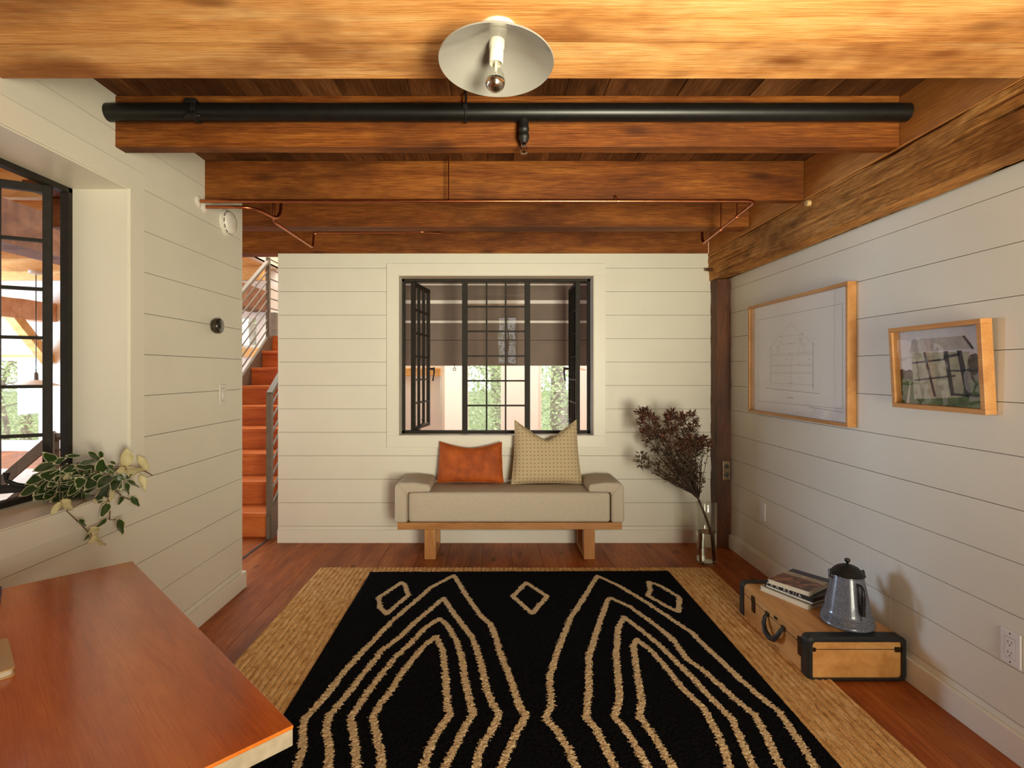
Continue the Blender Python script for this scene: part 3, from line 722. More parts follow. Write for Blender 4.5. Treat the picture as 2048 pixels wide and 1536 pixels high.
# ================================================================== bench and pillows
def soft(mb): mb.sm = [True]*len(mb.f); return mb
bench = thing('bench', 'cream upholstered bench with low padded arms on oak legs under the back window', 'bench', (.10, 3.97, 0))
mb = MB(); mb.box(-.687, .895, 3.80, 4.150, .211, .2595); mb.build('base_rail', M['bench_oak'], bench, bevel=.003)
for x0, x1 in ((-.497, -.418), (.626, .704)):
    mb = MB(); mb.prism([(3.80, .0), (4.15, .0), (4.15, .2105), (3.80, .2105)], x0, x1, plane='yz')
    mb = MB(); mb.box(x0, x1, 3.802, 3.868, 0, .2105); mb.box(x0, x1, 4.08, 4.148, 0, .2105); mb.box(x0, x1, 3.868, 4.08, 0.002, .035)
    mb.build('leg', M['bench_leg'], bench, bevel=.003)
def grid_top(x0, x1, y0, y1, z0, z1, crown, n=14):
    """cushion block with a slightly crowned top"""
    mb = MB(); vs, fs = [], []
    for i in range(n+1):
        for j in range(n+1):
            a, c = i/n*2-1, j/n*2-1
            vs.append((x0+(x1-x0)*i/n, y0+(y1-y0)*j/n, z1+crown*(1-a**4)*(1-c*c)))
    for i in range(n):
        for j in range(n): k = i*(n+1)+j; fs.append((k, k+n+1, k+n+2, k+1))
    mb.add(vs, fs)
    B = [i*(n+1) for i in range(n+1)]+[n*(n+1)+j for j in range(1, n+1)]+[i*(n+1)+n for i in range(n-1, -1, -1)]+[j for j in range(n-1, 0, -1)]
    o = len(mb.v); mb.v += [(mb.v[b][0], mb.v[b][1], z0) for b in B]
    for q in range(len(B)):
        q2 = (q+1) % len(B); mb.f.append((B[q], o+q, o+q2, B[q2])); mb.mi.append(0); mb.sm.append(True)
    mb.f.append(tuple(range(o, o+len(B)))); mb.mi.append(0); mb.sm.append(True)
    return soft(mb)
s = grid_top(-.612, .812, 3.797, 4.145, .2605, .470, .012); o = s.build('seat_cushion', M['linen'], bench, bevel=.022, seg=5, angle=50, smooth_angle=180); fix_normals(o)
for sg, xo in ((1, -.705), (-1, .907)):
    P_ = [(0, .2605), (.090, .2605), (.090, .472), (.252, .476), (.247, .530), (.13, .545), (.025, .542), (0, .515)]
    mb = MB(); mb.prism([(xo+sg*a, z) for a, z in P_], 3.785, 4.148, plane='xz'); soft(mb)
    o = mb.build('armrest', M['linen'], bench, bevel=.024, seg=5, angle=28, smooth_angle=180); fix_normals(o)
    c = MB(); c.tube([(xo+sg*.088, 3.787, .275), (xo+sg*.088, 3.786, .455), (xo+sg*.028, 3.786, .532)], .0022, 6); c.build('seam', M['piping'], o)
def pillow_mesh(w, h, t, dip, pin, n=34, vee=1.0, sag=0.):
    mb = MB(); vs = []
    def pt(i, j, side):
        u, v = i/n*2-1, j/n*2-1
        x = u*w/2*(1-pin*(1-v*v)); z = h/2+v*h/2*(1-pin*.8*(1-u*u))
        k = min(1, max(0, (v+.35)/1.35)); z -= dip*k*k*max(0, 1-abs(u)**vee)
        bw = 1-.06*max(0, v)
        th = t/2*(max(0, 1-u**4)*max(0, 1-v**4))**.55*(1-.25*k*max(0, 1-abs(u)*1.6))*(1-.12*v)
        th += .006*mnoise.noise(V((u*2.2+w*9, v*2.2, side)))*(1-u*u)*(1-v*v)
        x *= bw*(1+.05*sag*max(0, -v))
        return (x, side*th, z)
    for side in (-1, 1):
        o = len(mb.v); vs = [pt(i, j, side) for i in range(n+1) for j in range(n+1)]
        fs = [(i*(n+1)+j, (i+1)*(n+1)+j, (i+1)*(n+1)+j+1, i*(n+1)+j+1) for i in range(n) for j in range(n)]
        if side > 0: fs = [f[::-1] for f in fs]
        mb.add(vs, fs, 0, True)
    return mb
def seam_loop(w, h, dip, pin, vee, sag, n=34):
    pts = []
    def e(u, v):
        x = u*w/2*(1-pin*(1-v*v)); z = h/2+v*h/2*(1-pin*.8*(1-u*u)); k = min(1, max(0, (v+.35)/1.35)); z -= dip*k*k*max(0, 1-abs(u)**vee)
        x *= (1-.06*max(0, v))*(1+.05*sag*max(0, -v)); return V((x, 0, z))
    for i in range(n): pts.append(e(-1+2*i/n, -1))
    for i in range(n): pts.append(e(1, -1+2*i/n))
    for i in range(n): pts.append(e(1-2*i/n, 1))
    for i in range(n+1): pts.append(e(-1, 1-2*i/n))
    return pts
# velvet
m, nt, b = _mat('rust_velvet'); M['velvet'] = m
tc = N(nt, 'ShaderNodeTexCoord'); nz = N(nt, 'ShaderNodeTexNoise', Scale=14.0, Detail=3.0); L(nt, tc.outputs['Object'], nz.inputs['Vector'])
r = ramp(nt, [(.35, hexc(150, 66, 14)), (.7, hexc(188, 90, 24))]); L(nt, nz.outputs['Fac'], r.inputs[0]); L(nt, r.outputs[0], b.inputs['Base Color'])
b.inputs['Roughness'].default_value = .75; b.inputs['Sheen Weight'].default_value = .6; b.inputs['Sheen Tint'].default_value = hexc(230, 130, 50); b.inputs['Sheen Roughness'].default_value = .4
# dotted linen: a grid of small dark stitches
m, nt, b = _mat('dotted_linen'); M['dots'] = m
tc = N(nt, 'ShaderNodeTexCoord'); sp = N(nt, 'ShaderNodeSeparateXYZ'); L(nt, tc.outputs['Object'], sp.inputs[0])
def cell(c, k, off=0.):
    return mathn(nt, 'ABSOLUTE', mathn(nt, 'SUBTRACT', mathn(nt, 'FRACT', mathn(nt, 'ADD', mathn(nt, 'MULTIPLY', c, k), off)), .5))
dx = cell(sp.outputs[0], 36.); dz = cell(sp.outputs[2], 36.)
d = mathn(nt, 'ADD', mathn(nt, 'POWER', dx, 2), mathn(nt, 'POWER', mathn(nt, 'MULTIPLY', dz, 1.2), 2))
msk = mathn(nt, 'LESS_THAN', d, .026)
nz = N(nt, 'ShaderNodeTexNoise', Scale=300.0, Detail=2.0); L(nt, tc.outputs['Object'], nz.inputs['Vector'])
base = ramp(nt, [(.3, hexc(186, 164, 128)), (.7, hexc(206, 186, 150))]); L(nt, nz.outputs['Fac'], base.inputs[0])
L(nt, mixc(nt, mathn(nt, 'MULTIPLY', msk, .8), base.outputs[0], hexc(74, 56, 40)), b.inputs['Base Color']); b.inputs['Roughness'].default_value = .92; bump(nt, b, nz.outputs['Fac'], .3, .001)

pr = thing('pillow', 'rust orange velvet lumbar pillow at the left of the bench', 'pillow', (-.185, 4.055, .488), 'pillows on the bench', local=True, rot=(math.radians(-9), 0, math.radians(-2)))
pillow_mesh(.50, .305, .13, .045, .05, vee=1.4).build('cover', M['velvet'], pr, smooth_angle=180)
c = MB(); c.tube(seam_loop(.50, .305, .045, .05, 1.4, 0), .003, 6); c.build('piping', M['velvet'], pr)
pr = thing('pillow', 'square beige pillow with rows of dark dots, dented at the top', 'pillow', (.386, 4.02, .488), 'pillows on the bench', local=True, rot=(math.radians(-9), 0, math.radians(2)))
pillow_mesh(.50, .475, .17, .145, .045, vee=1.15, sag=1.2).build('cover', M['dots'], pr, smooth_angle=180)
c = MB(); c.tube(seam_loop(.50, .475, .145, .045, 1.15, 1.2), .003, 6); c.build('piping', M['dots'], pr)

# ================================================================== rugs
def np_grid_obj(name, X, Y, Z, att, aname, mat, loc, floor_z=.0015):
    nx, ny = X.shape
    co = np.stack([X-loc[0], Y-loc[1], Z-loc[2]], -1).reshape(-1, 3)
    i, j = np.meshgrid(np.arange(nx-1), np.arange(ny-1), indexing='ij'); a = (i*ny+j).ravel()
    quads = np.stack([a, a+ny, a+ny+1, a+1], -1)
    # rim down to the floor
    rim = np.concatenate([np.arange(nx)*ny, (nx-1)*ny+np.arange(1, ny), np.arange(nx-2, -1, -1)*ny+ny-1, np.arange(ny-2, 0, -1)])
    low = co[rim].copy(); low[:, 2] = floor_z-loc[2]; o = len(co); co = np.concatenate([co, low])
    k = np.arange(len(rim)); k2 = (k+1) % len(rim)
    quads = np.concatenate([quads, np.stack([rim[k], o+k, o+k2, rim[k2]], -1)])
    me = bpy.data.meshes.new(name); nq = len(quads)
    me.vertices.add(len(co)); me.vertices.foreach_set('co', co.ravel().astype(np.float32))
    me.loops.add(nq*4); me.loops.foreach_set('vertex_index', quads.ravel().astype(np.int32))
    me.polygons.add(nq); me.polygons.foreach_set('loop_start', (np.arange(nq)*4).astype(np.int32)); me.polygons.foreach_set('loop_total', np.full(nq, 4, np.int32))
    me.update(calc_edges=True)
    if att is not None:
        at = me.attributes.new(aname, 'FLOAT', 'POINT'); v = np.concatenate([att.ravel(), att.ravel()[rim]]); at.data.foreach_set('value', v.astype(np.float32))
    me.materials.append(mat); me.polygons.foreach_set('use_smooth', [True]*nq)
    ob = bpy.data.objects.new(name, me); COL.objects.link(ob); ob.location = loc; ob['_org'] = tuple(loc)
    return ob
RS = np.random.RandomState(4)
# --- jute
M['jute'] = None
m, nt, b = _mat('braided_jute'); M['jute'] = m
tc = N(nt, 'ShaderNodeTexCoord'); mp = N(nt, 'ShaderNodeMapping'); mp.inputs['Scale'].default_value = (44, 15, 20); L(nt, tc.outputs['Object'], mp.inputs['Vector'])
nz = N(nt, 'ShaderNodeTexNoise', Scale=1.0, Detail=5.0, Roughness=.7); L(nt, mp.outputs[0], nz.inputs['Vector'])
n2 = N(nt, 'ShaderNodeTexNoise', Scale=230.0, Detail=3.0, Roughness=.8); L(nt, tc.outputs['Object'], n2.inputs['Vector'])
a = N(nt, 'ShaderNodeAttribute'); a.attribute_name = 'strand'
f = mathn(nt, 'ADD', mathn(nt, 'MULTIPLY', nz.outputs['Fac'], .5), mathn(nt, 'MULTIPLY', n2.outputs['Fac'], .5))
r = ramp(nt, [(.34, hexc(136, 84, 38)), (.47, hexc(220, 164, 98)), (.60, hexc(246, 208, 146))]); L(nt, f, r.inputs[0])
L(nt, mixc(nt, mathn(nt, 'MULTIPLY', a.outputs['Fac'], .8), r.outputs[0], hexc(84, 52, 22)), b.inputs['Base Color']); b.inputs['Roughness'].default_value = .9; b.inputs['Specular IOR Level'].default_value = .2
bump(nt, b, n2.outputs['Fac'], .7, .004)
JX0, JX1, JY0, JY1 = -1.175, 1.425, .55, 3.615
nx, ny = 660, 240
xx, yy = np.meshgrid(np.linspace(0, 1, nx), np.linspace(0, 1, ny), indexing='ij')
X = JX0+(JX1-JX0)*xx; Y = JY0+(JY1-JY0)*yy
wob = .003*np.sin(Y*3.1+X*2)+.0012*np.sin(Y*11+X*5)
X = X+wob*.6+(.018*yy)*xx
st_ = np.abs(np.sin((X+wob)*math.pi/.030)); fine = np.abs(np.sin(Y*math.pi/.022+np.floor((X+wob)/.030)*1.7))
Z = .008+.004*st_**.6+.0016*fine+RS.normal(0, .0009, X.shape)
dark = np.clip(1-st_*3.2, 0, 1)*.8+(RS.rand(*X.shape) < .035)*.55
edge = np.minimum(np.minimum(xx*nx, (1-xx)*nx), 1e9); Z = np.where(edge < 2, .006, Z)
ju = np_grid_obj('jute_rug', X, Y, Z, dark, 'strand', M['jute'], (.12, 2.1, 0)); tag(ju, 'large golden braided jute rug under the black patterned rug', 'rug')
fr = MB(); rj2 = random.Random(9); x = JX0+.005
while x < JX1+.02:
    l = rj2.uniform(.006, .03); dx_ = rj2.gauss(0, .006); w_ = .0022
    fr.add([(x-w_, JY1-.006, .010), (x+w_, JY1-.006, .010), (x+w_+dx_, JY1+l, .003), (x-w_+dx_, JY1+l, .003), (x-w_, JY1-.006, .006), (x+w_, JY1-.006, .006)], [(0, 1, 2, 3), (4, 3, 2, 5)]); x += rj2.uniform(.003, .007)
fr.build('fringe', M['jute'], ju)
# --- black shag rug with cream lines
A_ = lambda z: (480+z[0]/3.531, 1120+z[1]/3.531)
B_ = lambda z: (1000+z[0]/2.9257, 1120+z[1]/2.9257)
lines = [[A_(p) for p in q] for q in (
 [(395,1500),(400,1469),(445,1330),(440,1200),(460,1110),(520,1050),(600,960),(740,780),(830,680),(930,580),(1060,440),(1240,285),(1350,190),(1510,105),(1540,150),(1600,250),(1700,390),(1770,450),(1810,550),(1830,630),(1880,760),(1930,890),(1970,1020),(2020,1100),(1960,1190),(1920,1290),(1870,1400),(1840,1469),(1828,1500)],
 [(618,1500),(620,1469),(630,1330),(610,1200),(625,1100),(700,1010),(770,930),(860,810),(970,680),(1000,635),(1130,540),(1230,440),(1340,350),(1440,265),(1500,360),(1560,440),(1640,540),(1690,680),(1720,800),(1740,900),(1780,1000),(1830,1080),(1790,1180),(1720,1280),(1680,1380),(1670,1469),(1667,1500)],
 [(820,1500),(820,1469),(820,1380),(800,1200),(780,1110),(840,1020),(900,930),(980,830),(1090,690),(1200,590),(1300,480),(1410,410),(1460,450),(1530,570),(1570,700),(1590,850),(1620,980),(1645,1080),(1580,1190),(1520,1310),(1460,1430),(1440,1469),(1425,1500)],
 [(987,1500),(990,1469),(1000,1370),(950,1180),(940,1100),(990,1010),(1060,930),(1130,810),(1200,720),(1290,610),(1385,535),(1430,630),(1450,800),(1465,1000),(1480,1090),(1400,1200),(1330,1340),(1290,1469),(1280,1500)],
 [(1140,155),(1165,170),(1190,245),(1100,320),(1035,380),(990,330),(980,260),(1060,210),(1140,155)])]
lines += [[B_(p) for p in q] for q in (
 [(465,1245),(450,1217),(400,1100),(330,990),(265,920),(300,850),(290,680),(340,520),(410,340),(490,220),(570,90),(700,150),(850,240),(1000,340),(1120,420),(1200,500),(1320,610),(1400,690),(1530,800),(1640,890),(1720,1010),(1790,1120),(1850,1217),(1868,1245)],
 [(695,1245),(680,1217),(600,1060),(560,980),(505,920),(520,750),(520,560),(570,400),(630,230),(650,220),(760,270),(900,370),(1010,460),(1090,570),(1200,650),(1310,750),(1400,830),(1490,900),(1560,1030),(1650,1217),(1664,1245)],
 [(885,1245),(870,1217),(780,1060),(720,970),(670,915),(700,800),(680,560),(690,400),(725,330),(830,410),(930,490),(1040,600),(1150,710),(1250,820),(1360,930),(1420,1070),(1490,1217),(1503,1245)],
 [(1040,1245),(1020,1217),(920,1060),(870,980),(815,915),(830,820),(800,650),(780,500),(800,460),(900,540),(1000,660),(1080,760),(1190,860),(1250,970),(1310,1090),(1345,1217),(1354,1245)],
 [(155,130),(275,210),(190,310),(75,210),(155,130)],
 [(870,125),(940,150),(1050,215),(1045,300),(960,260),(865,205),(880,170),(870,125)])]
segs = []
for q in lines:
    pts = [at_z(u, v, .026) for u, v in q]
    if len(q) > 10:                          # carry the stripes on towards the near end of the rug
        for e, nb in ((0, 1), (-1, -2)):
            dd = (pts[e]-pts[nb]); dd = dd/dd.length*1.1
            ext = [pts[e]+dd*.5, pts[e]+V((-dd.x, dd.y, 0))*.6+dd*.5]
            pts = (ext[::-1]+pts) if e == 0 else (pts+ext)
    segs += [(a.x, a.y, b.x, b.y) for a, b in zip(pts, pts[1:])]
KX0, KX1, KY0, KY1 = -.800, 1.150, .62, 3.515
nx, ny = 520, 760
xx, yy = np.meshgrid(np.linspace(0, 1, nx), np.linspace(0, 1, ny), indexing='ij')
X = KX0+(KX1-KX0)*xx-.012*yy; Y = KY0+(KY1-KY0)*yy+.02*xx*yy
tuft = RS.normal(0, 1, (nx, ny)); tuft2 = RS.normal(0, 1, (nx//3+1, ny//2+1)).repeat(3, 0)[:nx].repeat(2, 1)[:, :ny]
spk = RS.normal(0, 1, (nx//6+1, ny)).repeat(6, 0)[:nx]
PX = X+spk*.0034+tuft*.0016; PY = Y+tuft*.0012
D = np.full(X.shape, 9.)
for (ax, ay, bx, by) in segs:
    dx_, dy_ = bx-ax, by-ay; l2 = dx_*dx_+dy_*dy_+1e-9
    t = np.clip(((PX-ax)*dx_+(PY-ay)*dy_)/l2, 0, 1); D = np.minimum(D, np.hypot(PX-ax-t*dx_, PY-ay-t*dy_))
att = np.clip(.5+(.0140-D)/.004, 0, 1)
Z = .0225+tuft*.0016+tuft2*.0006+.002*att
em = np.minimum(np.minimum(xx*nx, (1-xx)*nx), np.minimum(yy*ny, (1-yy)*ny)); Z = Z-np.clip(3-em, 0, 3)*.003
M['shag'] = attr_mix('black_shag', 'stripe', (15, 15, 19), (240, 212, 166), .95, (.42, .58), .05, 220., spec=.1, bmp=.4)
kr = np_grid_obj('patterned_rug', X, Y, Z, att, 'stripe', M['shag'], (.17, 2.05, 0), .0138); tag(kr, 'black shag rug with wavering cream lines and three diamonds', 'rug')
fr = MB(); x = KX0-.01; i = 0
while x < KX1-.015:                           # dark whip stitches along the far edge
    w_ = .004; l = rj2.uniform(.008, .02); yb = KY1+.02*(x-KX0)/(KX1-KX0)-.004
    fr.add([(x-w_, yb, .020), (x+w_, yb, .020), (x+rj2.gauss(.004, .002), yb+l, .0145), (x-w_, yb, .012), (x+w_, yb, .012)], [(0, 1, 2), (4, 3, 2), (0, 2, 3), (1, 4, 2)]); x += .0155
fr.build('whip_stitching', M['shag'], kr)

# ================================================================== desk
P2, P1 = at_z(587, 1450, .74), at_z(265, 1122, .74)
ad = (P1-P2); LEN = ad.length; ang = math.atan2(ad.y, ad.x)
desk = thing('desk', 'worn orange wooden desk with a pale plywood edge in the near left corner', 'desk', (P2.x, P2.y, 0), local=True, rot=(0, 0, ang))
DW = .60
mb = MB(); mb.add([(0, 0, .74), (LEN, 0, .74), (LEN, DW, .74), (0, DW, .74), (0, 0, .734), (LEN, 0, .734), (LEN, DW, .734), (0, DW, .734)], [(0, 1, 2, 3), (4, 5, 1, 0), (5, 6, 2, 1), (6, 7, 3, 2), (7, 4, 0, 3), (7, 6, 5, 4)]); mb.build('desk_top', M['desk'], desk, bevel=.001)
mb = MB(); mb.box(.0005, LEN-.0005, .0005, DW-.0005, .706, .7338); mb.build('plywood_edge', M['desk_edge'], desk, bevel=.0015)
mb = MB(); mb.box(.06, LEN-.06, .07, .09, .62, .7055); mb.box(.06, LEN-.06, DW-.09, DW-.07, .62, .7055); mb.box(.06, .08, .09, DW-.09, .62, .7055); mb.box(LEN-.08, LEN-.06, .09, DW-.09, .62, .7055); mb.build('apron', M['desk'], desk)
for lx in (.07, LEN-.12):
    for ly in (.08, DW-.13):
        mb = MB(); vs = [(lx+i*.05, ly+j*.05, .70) for i in (0, 1) for j in (0, 1)]+[(lx+.01+i*.03, ly+.01+j*.03, .0275 if lx < .5 and ly < .2 else .0145) for i in (0, 1) for j in (0, 1)]
        mb.add(vs, [(0, 1, 3, 2), (4, 6, 7, 5), (0, 4, 5, 1), (2, 3, 7, 6), (0, 2, 6, 4), (1, 5, 7, 3)]); mb.build('leg', M['desk'], desk)
# notebook and a blue booklet at its left end
def flat_book(name, label, cat, A, B, depth, z0, th, cover, pages, group=None, rr=.012, title=None):
    """A, B: two corners of one side (2D); the book reaches depth to the left of A->B"""
    A, B = V((A.x, A.y, 0)), V((B.x, B.y, 0)); d = (B-A).normalized(); n = V((d.y, -d.x, 0)); ln = (B-A).length
    root = thing(name, label, cat, ((A+B)/2+n*depth/2)+V((0, 0, z0)), group)
    def outline(ins, r):
        pts = []
        for cx, cy, a0 in ((ln-r-ins, r+ins, -90), (ln-r-ins, depth-r-ins, 0), (r+ins, depth-r-ins, 90), (r+ins, r+ins, 180)):
            for k in range(5):
                a = math.radians(a0+k*22.5); q = A+d*(cx+r*math.cos(a))+n*(cy+r*math.sin(a)); pts.append((q.x, q.y))
        return pts
    t = min(.003, th*.2)
    for z in (z0, z0+th-t):
        mb = MB(); mb.prism(outline(0, rr), z+.0002, z+t, plane='xy'); o = mb.build('cover', cover, root); fix_normals(o)
    mb = MB(); mb.prism(outline(.003, rr), z0+t, z0+th-t, plane='xy'); o = mb.build('pages', pages, root); fix_normals(o)
    return root, A, d, n, ln
A, B = at_z(15.5, 1273, .758), at_z(31, 1333, .758)
flat_book('notebook', 'cream notebook with rounded corners lying on the desk', 'notebook', A, B, .10, .7402, .016, M['notebook'], M['pages'], rr=.010)
A, B = at_z(4, 1173, .744), at_z(.5, 1206, .744)
flat_book('booklet', 'blue booklet with a white edge at the end of the desk beside the wall', 'booklet', A, B, .07, .7402, .006, M['bluecover'], M['inkwhite'], rr=.008)
# ================================================================== suitcase, books, coffee pot
SX, SY0, SY1, SW, SH = 1.335, 2.296, 2.945, .418, .186
Z0S = .014
sc_ = thing('suitcase', 'old tan suitcase with black bound ends lying along the right wall', 'suitcase', (SX+SW/2, (SY0+SY1)/2, 0))
def rrect(x0, x1, z0, z1, r, n=7):
    pts = []
    for cx, cz, a0 in ((x1-r, z0+r, -90), (x1-r, z1-r, 0), (x0+r, z1-r, 90), (x0+r, z0+r, 180)):
        for k in range(n): a = math.radians(a0+90*k/(n-1)); pts.append((cx+r*math.cos(a), cz+r*math.sin(a)))
    return pts
mb = MB(); mb.prism(rrect(SX, SX+SW, .002, SH, .022), SY0+.012, SY1-.012, plane='xz')
mb.sm = [False, False]+[True]*(len(mb.f)-2)
o = mb.build('body', M['suitcase'], sc_, smooth_angle=30); fix_normals(o)
for y0, sg in ((SY0, 1), (SY1, -1)):
    outer, inner, mid = rrect(SX-.005, SX+SW+.002, .0008, SH+.004, .026), rrect(SX+.016, SX+SW-.020, .015, SH-.015, .015), rrect(SX+.004, SX+SW-.007, .009, SH-.005, .02)
    n = len(outer); mb = MB()
    vs = [(x, y0+sg*.052, z) for x, z in outer]+[(x, y0+sg*.008, z) for x, z in outer]+[(x, y0, z) for x, z in mid]+[(x, y0, z) for x, z in inner]+[(x, y0+sg*.011, z) for x, z in inner]
    fs = [(r*n+k, r*n+(k+1) % n, (r+1)*n+(k+1) % n, (r+1)*n+k) for r in range(4) for k in range(n)]
    back = rrect(SX-.0005, SX+SW-.0025, .0018, SH+.0005, .022); o_ = len(vs); vs += [(x, y0+sg*.052, z) for x, z in back]
    fs += [(k, o_+k, o_+(k+1) % n, (k+1) % n) for k in range(n)]
    mb.add(vs, fs, 0, True); o = mb.build('end_binding', M['rubber'], sc_, smooth_angle=35); fix_normals(o)
mb = MB(); zs_ = SH*.725
mb.box(SX-.0012, SX+.001, SY0+.05, SY1-.05, zs_-.0012, zs_+.0012); mb.box(SX+.03, SX+SW-.032, SY0+.0105, SY0+.0122, zs_-.0012, zs_+.0012); mb.build('lid_seam', M['rubber'], sc_)
hp = [(0, 2.642, .136), (-.012, 2.640, .124), (-.022, 2.632, .096), (-.026, 2.608, .068), (-.027, 2.568, .058), (-.026, 2.528, .068), (-.022, 2.504, .096), (-.012, 2.496, .124), (0, 2.494, .136)]
mb = MB(); mb.tube([(SX+x-.004, y, z) for x, y, z in hp], [.007, .009, .0105, .0125, .013, .0125, .0105, .009, .007], 12); mb.build('handle', M['rubber'], sc_)
for y in (2.642, 2.494):
    mb = MB(); mb.obox((SX-.004, y, .137), (.004, 0, 0), (0, .014, 0), (0, 0, .010)); mb.build('handle_mount', M['latch'], sc_, bevel=.002)
for y in (2.785, 2.358):
    mb = MB(); mb.obox((SX-.003, y, .112), (.0028, 0, 0), (0, .016, 0), (0, 0, .030)); mb.obox((SX-.006, y, .150), (.004, 0, 0), (0, .011, 0), (0, 0, .014)); mb.tube([(SX-.008, y-.01, .137), (SX-.008, y+.01, .137)], .004, 8)
    mb.build('latch', M['latch'], sc_, bevel=.0015)
mb = MB(); mb.obox((SX-.002, 2.565, .152), (.002, 0, 0), (0, .013, 0), (0, 0, .006)); mb.build('lock', M['latch'], sc_, bevel=.001)
mb = MB(); mb.obox((SX+SW-.034, SY0+.009, zs_), (.012, 0, 0), (0, .004, 0), (0, 0, .010)); mb.build('hinge', M['latch'], sc_, bevel=.001)
mb = MB(); mb.obox((SX+.028, SY0+.009, zs_), (.006, 0, 0), (0, .003, 0), (0, 0, .008)); mb.build('hinge', M['latch'], sc_, bevel=.001)

def lettering(name, txt, size, mat, parent, origin, xdir, ydir, spacing=1.0):
    c = bpy.data.curves.new(name, 'FONT'); c.body = txt; c.size = size; c.space_character = spacing; c.extrude = .0002
    tmp = bpy.data.objects.new('tmp', c); COL.objects.link(tmp); bpy.context.view_layer.update()
    me = bpy.data.meshes.new_from_object(tmp.evaluated_get(bpy.context.evaluated_depsgraph_get())); bpy.data.objects.remove(tmp); me.materials.clear(); me.materials.append(mat); me.name = name
    o = bpy.data.objects.new(name, me); COL.objects.link(o); o.parent = parent
    x, y = V(xdir).normalized(), V(ydir).normalized(); z = x.cross(y)
    m = Matrix((x, y, z)).transposed().to_4x4(); m.translation = V(origin)-V(parent['_org']); o.matrix_local = m
    return o
ZT = SH+.0045
# bottom book: pale
bk, A, d, n, ln = flat_book('book', 'pale cream book at the bottom of the stack on the suitcase', 'book', V((1.490, 2.571)), V((1.377, 2.808)), .225, SH+.0003, .0235, M['coverwhite'], M['coverwhite'], 'books on the suitcase', rr=.002)
# middle book: black cover, pale pages, white letters scattered along the spine
bk, A, d, n, ln = flat_book('book', 'black covered book with white letters on the spine in the middle of the stack', 'book', V((1.510, 2.567)), V((1.394, 2.790)), .225, SH+.0241, .032, M['coverblack'], M['pages'], 'books on the suitcase', rr=.002)
zsp = SH+.0241
mb = MB()
mb.obox(A+d*ln/2+n*.001+V((0, 0, zsp+.0225)), d*ln/2, n*.0015, (0, 0, .0092)); mb.obox(A+d*(ln-.0015)+n*.1125+V((0, 0, zsp+.016)), d*.0015, n*.112, (0, 0, .0155))
mb.obox(A+d*.001+n*.1125+V((0, 0, zsp+.0225)), d*.0015, n*.112, (0, 0, .0092)); mb.build('cover', M['coverblack'], bk)
lettering('title_lettering', 'I  A  N   A Z  I / A', .021, M['inkwhite'], bk, A+d*(ln-.012)-n*.0012+V((0, 0, zsp+.0165)), -d, (0, 0, 1), 1.12)
# top book: picture cover with a cream title band and a navy band
Lq, Fq, Bq = at_z(1535, 1157.9, .263), at_z(1618.2, 1184.6, .263), at_z(1591.5, 1138.8, .263)
z3 = SH+.0241+.0322
bk, A, d, n, ln = flat_book('book', 'picture book with a fiery photograph and a cream title band on top of the stack', 'book', Fq, Lq, .255, z3, .0215, M['coverwhite'], M['coverwhite'], 'books on the suitcase', rr=.001)
m, nt, b = _mat('cover_photograph'); M['cphoto'] = m
tc = N(nt, 'ShaderNodeTexCoord'); mp = N(nt, 'ShaderNodeMapping'); mp.inputs['Scale'].default_value = (9, 16, 9); L(nt, tc.outputs['Object'], mp.inputs['Vector'])
nz = N(nt, 'ShaderNodeTexNoise', Scale=1.0, Detail=5.0, Distortion=1.4); L(nt, mp.outputs[0], nz.inputs['Vector'])
r = ramp(nt, [(.3, hexc(46, 36, 30)), (.45, hexc(92, 54, 34)), (.56, hexc(150, 84, 44)), (.72, hexc(206, 160, 110))]); L(nt, nz.outputs['Fac'], r.inputs[0]); L(nt, r.outputs[0], b.inputs['Base Color']); b.inputs['Roughness'].default_value = .3
def band(a0, a1, c0, c1, mat, nm, lift=.0222):
    mb = MB(); q = lambda a, c: A+d*(ln*a)+n*(.255*c)+V((0, 0, z3+lift)); mb.add([q(a0, c0), q(a0, c1), q(a1, c1), q(a1, c0)], [(0, 1, 2, 3)]); o = mb.build(nm, mat, bk); return o
band(.01, .99, .0, .60, M['cphoto'], 'cover_photograph'); band(.01, .99, .60, .76, M['coverwhite'], 'title_band'); band(.01, .99, .76, .99, M['navy'], 'navy_band')
lettering('title_lettering', 'CLASSIC  COUNTRY', .0225, M['ink'], bk, A+d*(ln*.97)+n*(.255*.650)+V((0, 0, z3+.0226)), -d, n, 1.0)

# --- enamel coffee pot
PC = V((1.590, 2.437, SH+.0045)); R0, R1, HB = .107, .064, .212
pot = thing('coffee_pot', 'speckled grey blue enamel coffee pot with a black lid standing on the suitcase', 'coffee pot', PC)
m, nt, b = _mat('speckled_enamel'); M['speckle'] = m
tc = N(nt, 'ShaderNodeTexCoord'); nz = N(nt, 'ShaderNodeTexNoise', Scale=260.0, Detail=3.0, Roughness=.7); L(nt, tc.outputs['Object'], nz.inputs['Vector'])
r = ramp(nt, [(.36, hexc(72, 76, 88)), (.52, hexc(100, 105, 118)), (.68, hexc(132, 136, 146))]); L(nt, nz.outputs['Fac'], r.inputs[0]); L(nt, r.outputs[0], b.inputs['Base Color']); b.inputs['Roughness'].default_value = .2; b.inputs['Coat Weight'].default_value = .4
prof = [(0, .0), (R0-.004, .0), (R0, .004), (R0, .010)]
for k, z in enumerate((.016, .024, .032, .040)): prof += [(R0-.001-z*.2, z), (R0+.0018-z*.2, z+.003)]
for k in range(11): t = k/10; prof.append((R0-.011+(R1-R0+.011)*t, .047+(HB-.047)*t))
prof += [(R1+.003, HB+.003), (R1+.002, HB+.007), (R1-.004, HB+.006)]
mb = MB(); mb.lathe(prof, PC, 56); mb.build('body', M['speckle'], pot)
